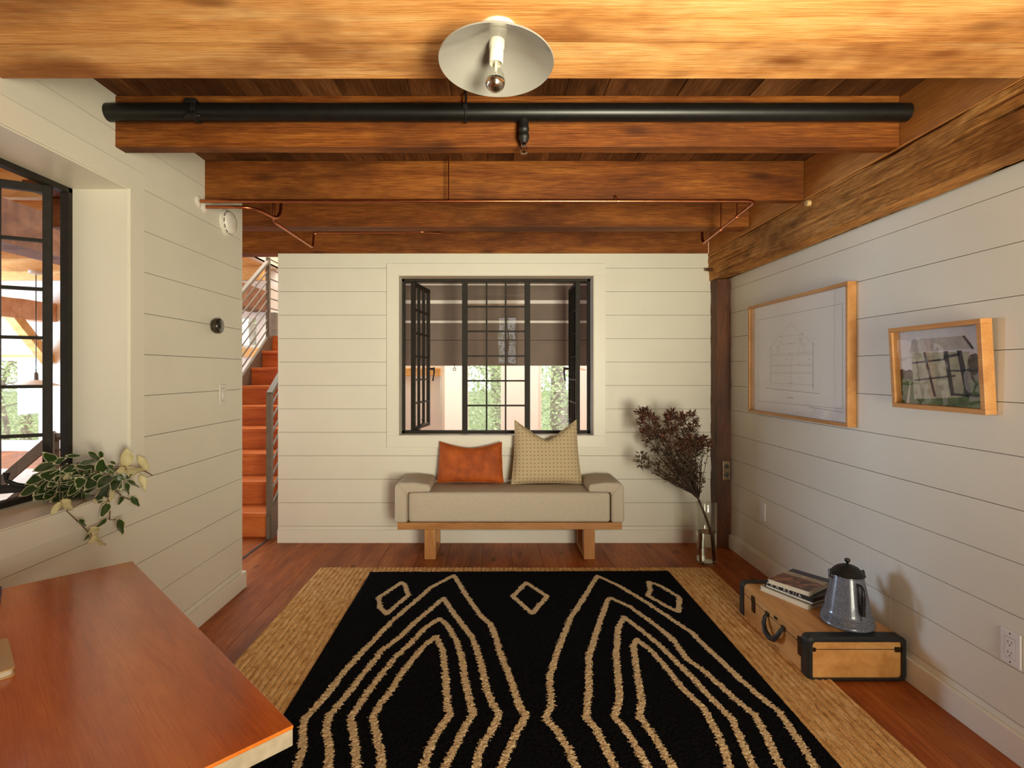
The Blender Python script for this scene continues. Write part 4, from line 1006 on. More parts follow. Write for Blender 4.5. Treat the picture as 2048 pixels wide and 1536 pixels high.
mb = MB(); mb.lathe([(R1+.004, HB+.006), (R1+.006, HB+.010), (R1+.001, HB+.014), (R1*.9, HB+.024), (R1*.68, HB+.038), (R1*.38, HB+.047), (.010, HB+.050), (0, HB+.050)], PC, 48); lid = mb.build('lid', M['ironrough'], pot)
mb = MB(); mb.lathe([(.005, HB+.048), (.005, HB+.058), (.011, HB+.064), (.012, HB+.070), (.009, HB+.076), (0, HB+.078)], PC, 20); mb.build('knob', M['iron'], lid)
hd = V((-.02, -1.0, 0)).normalized(); sd = V((1.0, -.02, 0)).normalized()
def rad(z): return R0-.011+(R1-R0+.011)*max(0, (z-.047)/(HB-.047))
mb = MB(); b0 = PC+hd*(rad(.19)+.002)+V((0, 0, .196)); b1 = PC+hd*(rad(.10)+.002)+V((0, 0, .108))
mb.tube([b0, PC+hd*(rad(.19)+.026)+V((0, 0, .200)), PC+hd*(rad(.19)+.038)+V((0, 0, .188)), PC+hd*(rad(.19)+.040)+V((0, 0, .155)), PC+hd*(rad(.15)+.030)+V((0, 0, .098)), PC+hd*(rad(.13)+.030)+V((0, 0, .075))], [.005, .005, .0065, .0095, .0095, .009], 10)
mb.tube([b1, PC+hd*(rad(.10)+.024)+V((0, 0, .112))], .0045, 8); mb.lathe([(.008, -.004), (.010, 0), (.008, .004)], PC+hd*(rad(.10)+.020)+V((0, 0, .112)), 12, hd); mb.build('handle', M['iron'], pot)
mb = MB(); mb.tube([PC+hd*(rad(z)+.0008)+V((0, 0, z)) for z in (.05, .10, .15, .20)], .0015, 6); mb.build('seam', M['ironrough'], pot)
for s_ in (1, -1):
    e = PC+sd*s_*(R1+.002)+V((0, 0, HB+.004)); mb = MB()
    mb.tube([e+V((0, 0, -.016)), e+sd*s_*.010+V((0, 0, -.006)), e+sd*s_*.008+V((0, 0, .012)), e-sd*s_*.002+hd*.01+V((0, 0, .022)), e-sd*s_*.01+hd*.014+V((0, 0, .020))], .0035, 8); mb.build('bail_ear', M['ironrough'], pot)
sp0 = PC-hd*(rad(.13))+V((0, 0, .13)); mb = MB(); mb.tube([sp0, sp0-hd*.03+V((0, 0, .03)), sp0-hd*.045+V((0, 0, .068))], [.026, .018, .012], 12); mb.build('spout', M['speckle'], pot)

# ================================================================== pictures on the right wall
def picture(name, label, y0, y1, z0, z1, depth, face, lean, builder):
    root = thing(name, label, 'picture', (XR, (y0+y1)/2, z0), 'framed pictures on the right wall', local=True, rot=(0, math.radians(-lean), 0))
    w, h = (y1-y0)/2, z1-z0
    # local: x = -depth faces the room, y along the wall, z up
    for (a, b, c, d) in ((-w, w, 0, face), (-w, w, h-face, h), (-w, -w+face, face, h-face), (w-face, w, face, h-face)):
        mb = MB(); mb.box(-depth, -.0008, a, b, c, d); mb.build('frame_side', M['frame_wood'], root, bevel=.0012)
    mb = MB(); mb.box(-.012, -.004, -w+face, w-face, face, h-face); mb.build('backing', M['paper'], root)
    builder(root, w-face, face, h-face)
    mb = MB(); x = -depth+.008; mb.add([(x, -w+face, face), (x, w-face, face), (x, w-face, h-face), (x, -w+face, h-face)], [(0, 3, 2, 1)]); mb.build('pane', M['glass'], root)
    return root
def drawing(root, w, z0, z1):
    hh = z1-z0
    def Pt(a, c, x=-.0126): return V((x, w-2*w*a, z0+hh*c))        # a: from the far end (left as one looks at it)
    def ln(mb, a0, c0, a1, c1, t=.0010):
        p, q = Pt(a0, c0), Pt(a1, c1); dd = (q-p); s_ = V((0, -dd.z, dd.y)).normalized()*t; mb.add([p-s_, q-s_, q+s_, p+s_], [(0, 1, 2, 3)], mb.cur)
    mb = MB(); mb.cur = 0
    for q in ((.06, .88, .93, .88), (.93, .88, .93, .10), (.93, .10, .06, .09), (.06, .09, .06, .88)): ln(mb, *q, t=.0009)
    ln(mb, .16, .22, .74, .20, .0012); ln(mb, .64, .085, .93, .075, .0012)
    mb.cur = 1
    bx0, bx1 = .22, .68
    for c in (.27, .36, .37, .425, .435, .52, .535): ln(mb, bx0, c, bx1, c, .0007)
    for a in (bx0, .225, bx1, .675): ln(mb, a, .23, a, .60, .0007)
    for a in (.45, .46): ln(mb, a, .23, a, .52, .0006)
    for q in ((.22, .60, .45, .80), (.68, .60, .45, .80), (.30, .52, .36, .69), (.60, .52, .54, .69), (.33, .69, .57, .69), (.36, .62, .55, .62), (.52, .46, .58, .70), (.28, .52, .34, .62), (.62, .52, .57, .62)): ln(mb, *q, t=.0007)
    mb.cur = 0
    for a, c in ((.33, .69), (.57, .69), (.345, .64), (.55, .64), (.45, .62), (.22, .60), (.30, .595), (.60, .60), (.68, .60), (.255, .48), (.41, .485), (.48, .485), (.64, .475), (.32, .44), (.54, .435), (.32, .335), (.55, .325), (.22, .29), (.45, .275), (.68, .26), (.45, .53)):
        ln(mb, a-.004, c, a+.005, c+.004, .002)
    for k in range(5): ln(mb, .42+k*.013, .145+.004*(k % 2), .43+k*.013, .150, .0022)
    mb.build('drawing_print', [M['pencil'], M['pencil2']], root)
picture('picture_frame', 'large wood framed pale building drawing nearest the corner on the right wall', 2.648, 3.690, 1.048, 1.766, .044, .017, 0, drawing)
M['p_sky'] = plain('photo_sky', (206, 201, 200), .5, var=.02); M['p_grass'] = plain('photo_grass', (88, 106, 50), .5, var=.3, vscale=30); M['p_bush'] = plain('photo_trees', (88, 74, 52), .5, var=.35, vscale=60)
M['p_barn'] = plain('photo_barn', (168, 162, 134), .5, var=.15, vscale=30); M['p_roof'] = plain('photo_roof', (176, 168, 160), .5, var=.1, vscale=50); M['p_dark'] = plain('photo_timber', (46, 38, 32), .5, var=.2, vscale=50); M['p_path'] = plain('photo_path', (190, 176, 150), .5)
def photo(root, w, z0, z1):
    hh = z1-z0
    def poly(nm, pts, mat, x):
        mb = MB(); mb.add([(x, w-2*w*a, z0+hh*c) for a, c in pts], [tuple(range(len(pts)))]); mb.build(nm, mat, root)
    poly('photo_sky', [(0, 0), (1, 0), (1, 1), (0, 1)], M['p_sky'], -.0124)
    poly('photo_trees', [(0, .34), (1, .30), (1, .56), (.95, .62), (.90, .66), (.84, .64), (.80, .52), (.6, .45), (.17, .44), (.14, .47), (.08, .45), (.03, .48), (0, .46)], M['p_bush'], -.0127)
    poly('photo_grass', [(0, 0), (1, 0), (1, .36), (.6, .30), (.2, .33), (0, .35)], M['p_grass'], -.0130)
    poly('photo_path', [(.06, .0), (.10, .0), (.135, .3), (.128, .3)], M['p_path'], -.0132)
    poly('photo_barn', [(.17, .06), (.55, .10), (.74, .12), (.84, .68), (.17, .70)], M['p_barn'], -.0133)
    poly('photo_roof', [(.14, .70), (.20, .88), (.78, .88), (.88, .72)], M['p_roof'], -.0136)
    for q in ([(.775, .88), (.80, .88), (.89, .715), (.87, .71)], [(.56, .70), (.61, .70), (.66, .14), (.62, .13)], [(.71, .70), (.76, .70), (.84, .12), (.78, .13)], [(.56, .64), (.74, .67), (.74, .64), (.56, .60)], [(.17, .57), (.58, .61), (.58, .585), (.17, .545)], [(.32, .70), (.345, .70), (.45, .11), (.42, .11)], [(.19, .33), (.68, .40), (.68, .375), (.19, .31)], [(.60, .46), (.92, .46), (.92, .44), (.60, .44)], [(.62, .17), (.95, .15), (.95, .12), (.62, .14)]): poly('photo_timber', q, M['p_dark'], -.0139)
picture('picture_frame', 'smaller wood framed colour photograph of an open sided barn, tilted from the right wall', 1.905, 2.353, 1.170, 1.512, .042, .019, 3.2, photo)

# ================================================================== fittings on the walls
def plate(name, label, cat, c, n, up, w, h, th, kind, mat, grp=None):
    """a wall plate: c on the wall, n out of the wall"""
    n, up = V(n), V(up); s_ = up.cross(n); root = thing(name, label, cat, c, grp); c = V(c)
    mb = MB(); mb.obox(c+n*(th/2+.0003), s_*w/2, n*th/2, up*h/2); mb.build('cover_plate', mat, root, bevel=.0025, seg=3)
    if kind == 'switch':
        mb = MB(); mb.obox(c+n*(th+.001), s_*.0165, n*.0015, up*.0335); mb.obox(c+n*(th+.003), s_*.014, n*.002, up*.015); mb.build('rocker', M['plastic'], root, bevel=.001)
        mb = MB(); mb.obox(c+n*(th+.0003), s_*.0180, n*.0003, up*.0350); mb.build('gap', M['slot'], root)
    if kind == 'outlet':
        mb = MB(); mb.obox(c+n*(th+.0003), s_*.0182, n*.0003, up*.0355); mb.build('gap', M['slot'], root)
        mb = MB(); mb.obox(c+n*(th+.0008), s_*.0172, n*.0010, up*.0345); mb.build('socket_face', mat, root, bevel=.0006)
        mb = MB()
        for dz in (.0165, -.0185):
            for dx, hh in ((-.0062, .0042), (.0062, .0034)): mb.obox(c+s_*dx+up*(dz+.003)+n*(th+.0019), s_*.0011, n*.0002, up*hh)
            mb.obox(c+up*(dz-.0085)+n*(th+.0019), s_*.0021, n*.0002, up*.0022)
        mb.build('slots', M['slot'], root)
    mb = MB()
    for dz in (h*.415, -h*.415): mb.lathe([(.003, 0), (.0028, .0008), (0, .001)], c+up*dz+n*(th+.0002), 10, n)
    mb.build('screw', M['slot'] if kind == 'outlet' else mat, root)
    return root
UPZ = (0, 0, 1)
plate('light_switch', 'white rocker switch on the left wall near the stair opening', 'light switch', (XL, 3.06, 1.193), (1, 0, 0), UPZ, .072, .114, .006, 'switch', M['plastic'])
plate('power_outlet', 'white double power outlet low on the right wall beside the suitcase', 'power outlet', (XR, 1.852, .374), (-1, 0, 0), UPZ, .072, .117, .0065, 'outlet', M['plastic2'], 'power outlets on the right wall')
plate('power_outlet', 'white power outlet low on the right wall near the corner post', 'power outlet', (XR, 3.570, .40), (-1, 0, 0), UPZ, .072, .117, .0065, 'outlet', M['plastic2'], 'power outlets on the right wall')
pp = thing('post_outlet', 'old shiny metal outlet plate on the dark corner post', 'power outlet', (1.737, 4.055, .58))
mb = MB(); mb.obox((1.735, 4.049, .582), (.028, 0, 0), (0, .003, 0), (0, 0, .072)); mb.build('cover_plate', M['brass_old'], pp, bevel=.003, seg=3)
mb = MB()
for dz in (.032, -.032): mb.lathe([(.016, 0), (.017, .002), (.013, .003), (0, .0032)], (1.735, 4.0458, .582+dz), 16, (0, -1, 0))
mb.build('socket', M['slot'], pp)
sd_ = thing('smoke_detector', 'round white smoke detector high on the left wall', 'smoke detector', (XL, 3.105, 2.178))
mb = MB(); mb.lathe([(.077, .0005), (.078, .006), (.074, .011), (.066, .012)], (XL, 3.105, 2.178), 44, (1, 0, 0)); mb.build('base', M['plastic'], sd_)
mb = MB(); mb.lathe([(.064, .0115), (.065, .016), (.063, .030), (.056, .037), (.030, .041), (0, .042)], (XL, 3.105, 2.178), 44, (1, 0, 0)); mb.build('cover', M['plastic'], sd_)
mb = MB()
for a in range(0, 360, 30): 
    q = V((0, math.cos(math.radians(a)), math.sin(math.radians(a)))); t = V((0, -q.z, q.y)); mb.obox(V((XL+.0205, 3.105, 2.178))+q*.0638, t*.011, q*.0014, (.0022, 0, 0))
mb.build('vent', M['slot'], sd_)
mb = MB(); mb.obox((XL+.041, 3.085, 2.165), (.0015, 0, 0), (0, .003, 0), (0, 0, .003)); mb.lathe([(.012, 0), (.011, .002), (0, .0024)], (XL+.0395, 3.12, 2.195), 16, (1, 0, 0)); mb.build('test_button', M['plastic'], sd_)
th_ = thing('thermostat', 'round dark metal thermostat with a glossy face on the left wall', 'thermostat', (XL, 2.965, 1.573))
mb = MB(); mb.lathe([(.034, .0005), (.034, .008), (.040, .010), (.042, .014), (.042, .034), (.040, .038)], (XL, 2.965, 1.573), 48, (1, 0, 0)); mb.build('ring', M['gunmetal'], th_)
mb = MB(); mb.lathe([(.0405, .037), (.039, .041), (.033, .0435), (0, .0445)], (XL, 2.965, 1.573), 48, (1, 0, 0)); mb.build('face', M['blackglass'], th_)
# ================================================================== lamp and pipes overhead
lamp = thing('ceiling_lamp', 'white enamel dish lamp with a silver tipped bulb under the broad timber', 'lamp', (.0066, 1.440, ZB), local=True, rot=(math.radians(-4.2), math.radians(2.3), 0))
mb = MB(); mb.lathe([(.049, .004), (.050, -.018), (.047, -.028), (.036, -.036)], (0, 0, 0), 44); mb.build('base', M['porcelain'], lamp)
mb = MB(); pf = [(.034, -.030), (.060, -.040), (.095, -.060), (.128, -.081), (.150, -.093), (.1535, -.0965), (.152, -.0995), (.148, -.097), (.126, -.085), (.093, -.0645), (.058, -.045), (.030, -.037)]
mb.lathe(pf, (0, 0, 0), 72); o = mb.build('lamp_shade', M['enamel'], lamp, smooth_angle=80); fix_normals(o)
mb = MB(); mb.lathe([(.0205, -.034), (.0205, -.055), (.0185, -.060), (.0185, -.097), (.0165, -.100), (.0150, -.094)], (0, 0, 0), 32); mb.build('socket', M['porcelain'], lamp)
mb = MB(); mb.lathe([(.0125, -.090), (.0128, -.108), (.016, -.120), (.0235, -.134), (.0262, -.150)], (0, 0, 0), 36); bl = mb.build('bulb', M['vaseglass'], lamp)
mb = MB(); mb.lathe([(.0264, -.147)]+[(.0264*math.cos(a), -.150-.0264*math.sin(a)) for a in np.linspace(.05, math.pi/2-.001, 12)]+[(0, -.1766)], (0, 0, 0), 36); mb.build('silver_tip', M['chrome'], bl)
mb = MB(); mb.tube([(0, 0, -.09), (0, 0, -.12)], .004, 8); mb.tube([(0, 0, -.12), (.008, 0, -.135), (-.008, 0, -.138), (0, .006, -.14)], .0008, 5); mb.build('filament', M['porcelain'], bl)

PY, PZ, PR = 2.158, 2.357, .0355
pipe = thing('sprinkler_pipe', 'thick black iron pipe running across under the ceiling planks', 'pipe', (0, PY, PZ))
mb = MB(); mb.tube([(XL+.001, PY, PZ), (1.647, PY, PZ)], PR, 28); mb.build('pipe', M['iron'], pipe)
mb = MB(); x = -1.19
for i in range(2): mb.tube([(x+.010*i-.008, PY, PZ), (x+.010*i+.0, PY, PZ)], PR+.005, 24)
mb.obox((x, PY-.036, PZ-.026), (.018, 0, 0), (0, .010, -.006), (0, .006, .010)); mb.tube([(x-.03, PY-.040, PZ-.034), (x+.034, PY-.038, PZ-.030)], .006, 8); mb.obox((x-.012, PY-.02, PZ+.034), (.022, 0, 0), (0, .012, 0), (0, 0, .009)); mb.build('clamp', M['ironrough'], pipe, bevel=.001)
x = at_y(931, 230, PY-.03).x; mb = MB(); ring = [(x, PY+(PR+.003)*math.sin(a), PZ-(PR+.003)*math.cos(a)) for a in np.linspace(-2.6, 2.6, 22)]
mb.tube(ring, .0032, 8); mb.tube([(x, PY, PZ+PR+.004), (x, PY, ZC-.004)], .005, 8); mb.lathe([(.010, -.004), (.010, .004)], (x, PY-.038, PZ+.004), 8, (0, -1, 0)); mb.tube([(x, PY-.01, PZ-PR-.002), (x, PY-.01, PZ-PR-.010)], .006, 8); mb.build('hanger', M['ironrough'], pipe)
x = .1155; zt = PZ-PR+.006
mb = MB(); mb.lathe([(.019, zt+.004), (.019, zt-.030), (.021, zt-.032), (.021, zt-.044), (.019, zt-.046), (.0195, zt-.060), (.0215, zt-.062), (.0215, zt-.075), (.018, zt-.078), (.015, zt-.090), (.009, zt-.096)], (x, PY, 0), 24); mb.build('drop_fitting', M['ironrough'], pipe)
mb = MB(); mb.lathe([(.010, zt-.094), (.011, zt-.102), (.007, zt-.106)], (x, PY, 0), 16)
for s_ in (-1, 1): mb.tube([(x+s_*.008, PY, zt-.104), (x+s_*.0115, PY, zt-.114), (x+s_*.009, PY, zt-.124), (x+s_*.003, PY, zt-.130)], .0022, 8)
mb.tube([(x, PY, zt-.104), (x, PY, zt-.128)], .0025, 8); mb.lathe([(0, zt-.128), (.013, zt-.130), (.014, zt-.133), (.006, zt-.136), (0, zt-.136)], (x, PY, 0), 20); mb.build('sprinkler_head', M['chrome'], pipe)

def bend(p, q, r, k=6):
    """round the corners of a pipe run"""
    return p
def run(pts, r=.06):
    """polyline with rounded corners"""
    pts = [V(p) for p in pts]; out = [pts[0]]
    for a, b, c in zip(pts, pts[1:], pts[2:]):
        d0, d1 = (a-b), (c-b); t = min(r, d0.length*.45, d1.length*.45); p0, p1 = b+d0.normalized()*t, b+d1.normalized()*t
        for k in range(7):
            u = k/6; out.append(p0*(1-u)**2+b*2*u*(1-u)+p1*u*u)
    out.append(pts[-1]); return out
RC = .0088
cp = thing('copper_pipe', 'long straight copper pipe crossing under the reddish joist and turning at the hewn timber', 'pipe', (0, 2.81, 2.209), 'copper pipes under the joists')
mb = MB(); mb.tube(run([(XL+.001, 2.81, 2.209), (1.36, 2.81, 2.209), (1.445, 3.76, 2.212), (1.445, 3.78, 2.42)], .05), RC, 12); mb.build('tube', M['copper'], cp)
mb = MB(); mb.lathe([(.030, .0005), (.030, .004), (.020, .010), (.010, .012)], (XL, 2.81, 2.209), 24, (1, 0, 0)); mb.build('wall_flange', M['plastic'], cp)
for x in (-.242, .64):
    mb = MB(); mb.tube([(x, 2.81, 2.212), (x, 2.81, ZC-.004)] if x < 0 else [(x, 2.81, 2.215), (x, 2.874, 2.26)], .0035, 8); mb.tube([(x-.006, 2.81, 2.209), (x+.006, 2.81, 2.209)], RC+.0025, 12); mb.build('hanger', M['copper'], cp)
for q in ((1.385, 3.09), (1.41, 3.37)):
    mb = MB(); mb.tube([(q[0]-.0005, q[1]-.005, 2.2103), (q[0]+.0005, q[1]+.005, 2.2103)], RC+.0025, 12); mb.tube([(q[0], q[1], 2.22), (q[0], q[1], 2.44)], .003, 6); mb.build('strap', M['copper'], cp)
cp = thing('copper_pipe', 'short copper pipe from the left wall curving away and up between the joists', 'pipe', (-1.4, 2.88, 2.204), 'copper pipes under the joists')
mb = MB(); mb.tube(run([(XL+.001, 2.868, 2.196), (-1.28, 2.868, 2.196), (-1.25, 3.15, 2.20), (-1.25, 3.16, 2.44)], .10), RC, 12); mb.build('tube', M['copper'], cp)
mb = MB(); mb.lathe([(.030, .0005), (.030, .004), (.020, .010), (.010, .012)], (XL, 2.868, 2.196), 24, (1, 0, 0)); mb.build('wall_flange', M['plastic'], cp)
cp = thing('copper_pipe', 'copper pipe dropping between two joists, running back and rising again by the stair opening', 'pipe', (-1.3, 3.5, 2.2), 'copper pipes under the joists')
mb = MB(); mb.tube(run([(-1.297, 3.165, 2.44), (-1.297, 3.165, 2.202), (-1.292, 3.83, 2.202), (-1.292, 3.85, 2.315), (-.50, 3.85, 2.318), (-.40, 3.98, 2.345), (-.38, 4.02, 2.44)], .035), RC*.95, 12); mb.build('tube', M['copper'], cp)
mb = MB(); c = at_y(806, 463.5, 3.85); mb.tube([(c.x-.008, 3.85, 2.3172), (c.x+.008, 3.85, 2.3172)], RC+.003, 12); mb.build('coupling', M['copper'], cp)

# ================================================================== glass vase with a dried branch
VC = V((1.462, 3.735, 0)); VR = .068
vase = thing('glass_vase', 'tall clear glass cylinder vase with water standing beside the corner post', 'vase', VC)
mb = MB(); mb.lathe([(VR-.003, .0008), (VR, .004), (VR, .412), (VR-.0015, .416), (VR-.004, .412), (VR-.004, .016), (0, .016)], VC, 48); mb.lathe([(VR-.003, .0008), (0, .0008)], VC, 48); o = mb.build('glass_wall', M['vaseglass'], vase); fix_normals(o)
m, nt, b = _mat('water'); M['water'] = m; b.inputs['Transmission Weight'].default_value = 1; b.inputs['IOR'].default_value = 1.33; b.inputs['Roughness'].default_value = 0; b.inputs['Base Color'].default_value = (.96, .95, .9, 1)
mb = MB(); mb.lathe([(0, .018), (VR-.006, .018), (VR-.0055, .212), (VR-.0048, .215), (0, .2135)], VC, 48); o = mb.build('water', M['water'], vase); fix_normals(o)
rl = random.Random(21)
br = thing('dried_branch', 'dried branch of dark reddish brown flower heads leaning in the glass vase', 'dried branch', (1.47, 3.74, .03))
cz = lambda z: (1250+z[0]/6.4, 790+z[1]/6.4)
m0, m1, m2, fk = V((1.500, 3.715, .022)), at_y(1418.7, 1055, 3.73), at_y(1410, 1030, 3.76), at_y(1397, 999, 3.80)
mb = MB(); mb.tube([m0, V((1.497, 3.716, .08)), m1+V((.01, 0, -.04)), m1, m2, fk], [.012, .0115, .010, .009, .0085, .0075], 10)
heads = [(230,230),(330,280),(200,340),(290,430),(400,400),(430,520),(540,330),(600,210),(680,280),(760,330),(860,260),(900,350),(640,430),(560,450),(700,560),(820,560),(930,560),(1020,560),(1080,630),(980,660),(880,680),(780,680),(700,740),(620,640),(500,560),(280,560),(240,470),(200,160+60),(270,200),(380,290),(560,270),(740,260),(840,420),(760,460),(480,470),(340,500),(860,620),(960,610),(720,650)]
mid = [(380,700),(420,860),(900,760),(820,800),(720,840),(640,850),(580,740),(520,680),(560,900),(680,930),(780,900),(860,880),(760,1000),(820,1040),(880,960),(960,1080),(700,1010)]
low = [(160,830),(220,760),(300,900),(430,980),(540,1040),(610,1060),(250,800),(200,890)]
twl, lv, fl_ = MB(), MB(), MB()
def sprig(tip, side=0., r=.0028, st_=None):
    s0 = st_ or fk; c = s0.lerp(tip, .5)+V((side, rl.uniform(-.02, .02), -.02)); pts = [s0*(1-t)**2+c*2*t*(1-t)+tip*t*t for t in (0, .2, .4, .6, .8, 1)]
    twl.tube(pts, [r, r*.9, r*.8, r*.65, r*.5, r*.4], 5); return pts
def bract(mb, p, d, ln, w):
    d = V(d).normalized(); s_ = d.cross(V((rl.gauss(0, 1), rl.gauss(0, 1), rl.gauss(0, 1)))).normalized(); n_ = d.cross(s_)
    mb.add([p, p+d*ln*.45+s_*w+n_*w*.3, p+d*ln, p+d*ln*.45-s_*w+n_*w*.3, p+d*ln*.5-n_*w*.35], [(0, 1, 4), (1, 2, 4), (2, 3, 4), (3, 0, 4)], 0, False)
for grp, kind in ((heads, 0), (mid, 1), (low, 2)):
    for z in grp:
        u, v = cz(z); y = 3.86+rl.uniform(-.12, .13) if kind != 2 else 3.86+rl.uniform(-.05, .05)
        tip = at_y(u, v, y); base = None
        pts = sprig(tip, rl.uniform(-.02, .02), st_=(fk if kind != 2 else fk+V((-.02, 0, .03))))
        dirn = (tip-pts[-2]).normalized()
        for k in range(60 if kind == 0 else 34 if kind == 1 else 24):
            o_ = V((rl.gauss(0, 1), rl.gauss(0, 1), rl.gauss(0, 1))).normalized(); dd = (dirn*.55+o_).normalized()
            bract(fl_ if kind == 0 and rl.random() < .8 else lv, tip+o_*rl.uniform(0, .024)+dirn*rl.uniform(-.03, .01), dd, rl.uniform(.020, .038), rl.uniform(.0038, .0066))
        for k in range(16):
            t = rl.uniform(.35, .98); i = min(4, int(t*5)); p = pts[i].lerp(pts[i+1], t*5-i)
            bract(lv, p, dirn+V((rl.gauss(0, .6), rl.gauss(0, .6), rl.gauss(0, .6))), rl.uniform(.022, .042), rl.uniform(.003, .005))
mb.build('stem', M['twig'], br); twl.build('twigs', M['twig'], br)
def islandmat(name, cs, rough=.8):
    m, nt, bs = _mat(name); g = N(nt, 'ShaderNodeNewGeometry'); r = ramp(nt, [(i/(len(cs)-1), hexc(*c)) for i, c in enumerate(cs)]); L(nt, g.outputs['Random Per Island'], r.inputs[0]); L(nt, r.outputs[0], bs.inputs['Base Color']); bs.inputs['Roughness'].default_value = rough; return m
M['bract'] = islandmat('dried_bracts', [(66, 38, 26), (100, 54, 38), (78, 48, 30), (134, 80, 58)]); M['dryleaf'] = islandmat('dried_leaves', [(54, 44, 26), (84, 64, 38), (66, 44, 28)])
fl_.build('flower_heads', M['bract'], br); lv.build('leaves', M['dryleaf'], br)

# ================================================================== variegated trailing plant on the left sill
plant = thing('potted_plant', 'trailing plant with green and cream leaves spilling over the left window sill', 'plant', (-1.685, 2.06, .832))
pc = V((-1.705, 2.12, .8325))
mb = MB(); mb.lathe([(.034, 0), (.036, .003), (.046, .052), (.049, .054), (.049, .062), (.043, .062), (.040, .050)], pc, 32); pot_ = mb.build('pot', M['porcelain'], plant)
mb = MB(); mb.lathe([(.0395, .052), (.02, .055), (0, .056)], pc, 24); mb.build('soil', M['soil'], plant)
lp = random.Random(33)
gl, clf, sm_ = MB(), MB(), MB()
gl.aname = 'margin'; clf.aname = 'margin'
def leaf(mb, b, t, w, nrm, curl=.12):
    b, t, nrm = V(b), V(t), V(nrm); d = t-b; ln = d.length; d.normalize(); s_ = d.cross(nrm).normalized(); n_ = s_.cross(d).normalized()
    NL, prof, vs, at, fs = 9, [], [], [], []
    ss = (-1, -.84, -.70, -.35, 0, .35, .70, .84, 1)
    for i in range(NL+1):
        t_ = i/NL; wd = w*(math.sin(math.pi*min(1, t_**.85))**.75)*(1-.25*t_)+.0004
        for q in ss:
            z = abs(q)*wd*.35-curl*ln*(t_-.1)**2*(1 if t_ > .1 else 0)+.004*math.sin(t_*9+q*2)*abs(q)
            p = b+d*ln*t_+s_*q*wd+n_*z
            if p.x < -1.53: p.z = max(p.z, .834)
            else: p.x = max(p.x, -1.522)
            vs.append(p); m_ = abs(q) if i not in (0, NL) else 1.0
            if i in (1, NL-1): m_ = max(m_, .82)
            at.append(m_)
    K = len(ss)
    for i in range(NL):
        for k in range(K-1): fs.append((i*K+k, (i+1)*K+k, (i+1)*K+k+1, i*K+k+1))
    mb.add(vs, fs, 0, True, at)
def x_at(u, v):
    if v > 1016: return -1.500
    if u < 120: return -1.690
    if u < 215: return -1.690+(u-120)/95*.15
    return -1.515
def place(bz, tz, w, cream, extra=0.):
    cv = lambda z: (30+z[0]/6.98, 880+z[1]/6.98)
    (bu, bv), (tu, tv) = cv(bz), cv(tz); xm = x_at((bu+tu)/2, (bv+tv)/2); j = lp.uniform(-.018, .018)
    if max(bv, tv) > 1016: xb = xt = -1.500+abs(j)*.8
    else: xb = xm+j; xt = xm+.02+lp.uniform(-.012, .02)
    xt = min(max(xt, -1.755), -1.47); xb = min(max(xb, -1.755), -1.47)
    b, t = at_x(bu, bv, xb), at_x(tu, tv, xt)
    view = (V((0, 0, H))-b).normalized(); nrm = view+V((.25+lp.gauss(0, .35), lp.gauss(0, .35), .35+lp.gauss(0, .3)))
    leaf(clf if cream else gl, b, t, w*.86*(t-b).length, nrm, lp.uniform(.02, .16))
    return b
LEAVES = [((560,300),(415,195),.26,0),((555,330),(700,245),.36,0),((700,225),(935,215),.16,0),((560,330),(250,440),.22,0),((550,345),(405,480),.36,0),((590,500),(255,780),.24,0),((300,640),(65,790),.22,0),((410,480),(165,610),.24,0),((430,520),(200,690),.22,0),
 ((470,700),(290,830),.40,0),((480,720),(400,870),.36,0),((610,520),(510,850),.16,0),((880,400),(640,560),.17,1),((850,370),(680,440),.24,0),((850,650),(515,870),.23,0),((850,670),(700,870),.26,0),((880,680),(830,920),.26,0),((940,420),(850,640),.26,0),((960,510),(870,680),.36,0),
 ((1190,470),(980,700),.27,0),((1140,395),(840,360),.13,0),((1160,280),(880,345),.14,0),((1180,300),(1010,160),.24,0),((1195,460),(1215,245),.30,0),((1210,250),(1185,145),.30,0),((1370,500),(1150,640),.22,0),((1340,650),(1095,890),.27,0),((1380,480),(1490,700),.32,0),((1520,590),(1610,780),.28,0),
 ((1540,560),(1775,660),.12,0),((1600,790),(1755,935),.28,0),((1350,660),(1330,850),.24,1),((1440,470),(1540,570),.25,0),((1550,370),(1550,115),.34,1),((1740,450),(1570,400),.34,1),((1840,430),(1720,215),.26,1),((1750,470),(1825,710),.24,1),((1540,400),(1430,450),.35,1),((630,850),(830,975),.28,1),((640,870),(505,1040),.28,1),
 ((1310,870),(1190,1090),.30,0),((1410,1100),(1525,1330),.27,0),((870,1110),(1020,1210),.20,0),((1290,1090),(1130,1230),.16,0),((1040,1310),(965,1410),.22,0),((1150,1370),(1265,1490),.24,1),((1140,1340),(1030,1450),.34,1),((1040,1230),(1165,1330),.42,1),
 ((1300,300),(1470,350),.14,0),((1280,360),(1430,450),.24,0),((960,480),(1060,410),.3,0),((1550,540),(1640,470),.3,0),((820,500),(660,560),.3,0),((1130,640),(960,750),.25,0),((1040,800),(1120,920),.2,0),((960,700),(955,860),.16,0),((1500,780),(1450,900),.2,0),((700,560),(600,700),.28,0),((760,600),(640,640),.3,0),((1060,520),(1000,420),.3,0),((1260,420),(1400,470),.26,0),((930,740),(880,880),.3,0),((1010,760),(900,900),.3,0),((1420,560),(1370,690),.25,0),((740,330),(640,420),.3,0)]
for b_, t_, w_, c_ in LEAVES:
    p = place(b_, t_, w_, c_)
    if lp.random() < .55 and b_[1] < 900: 
        q = pc+V((lp.uniform(-.03, .03), lp.uniform(-.02, .02), .06)); sm_.tube([q, q.lerp(p, .5)+V((0, 0, .03)), p], [.0025, .002, .0016], 5)
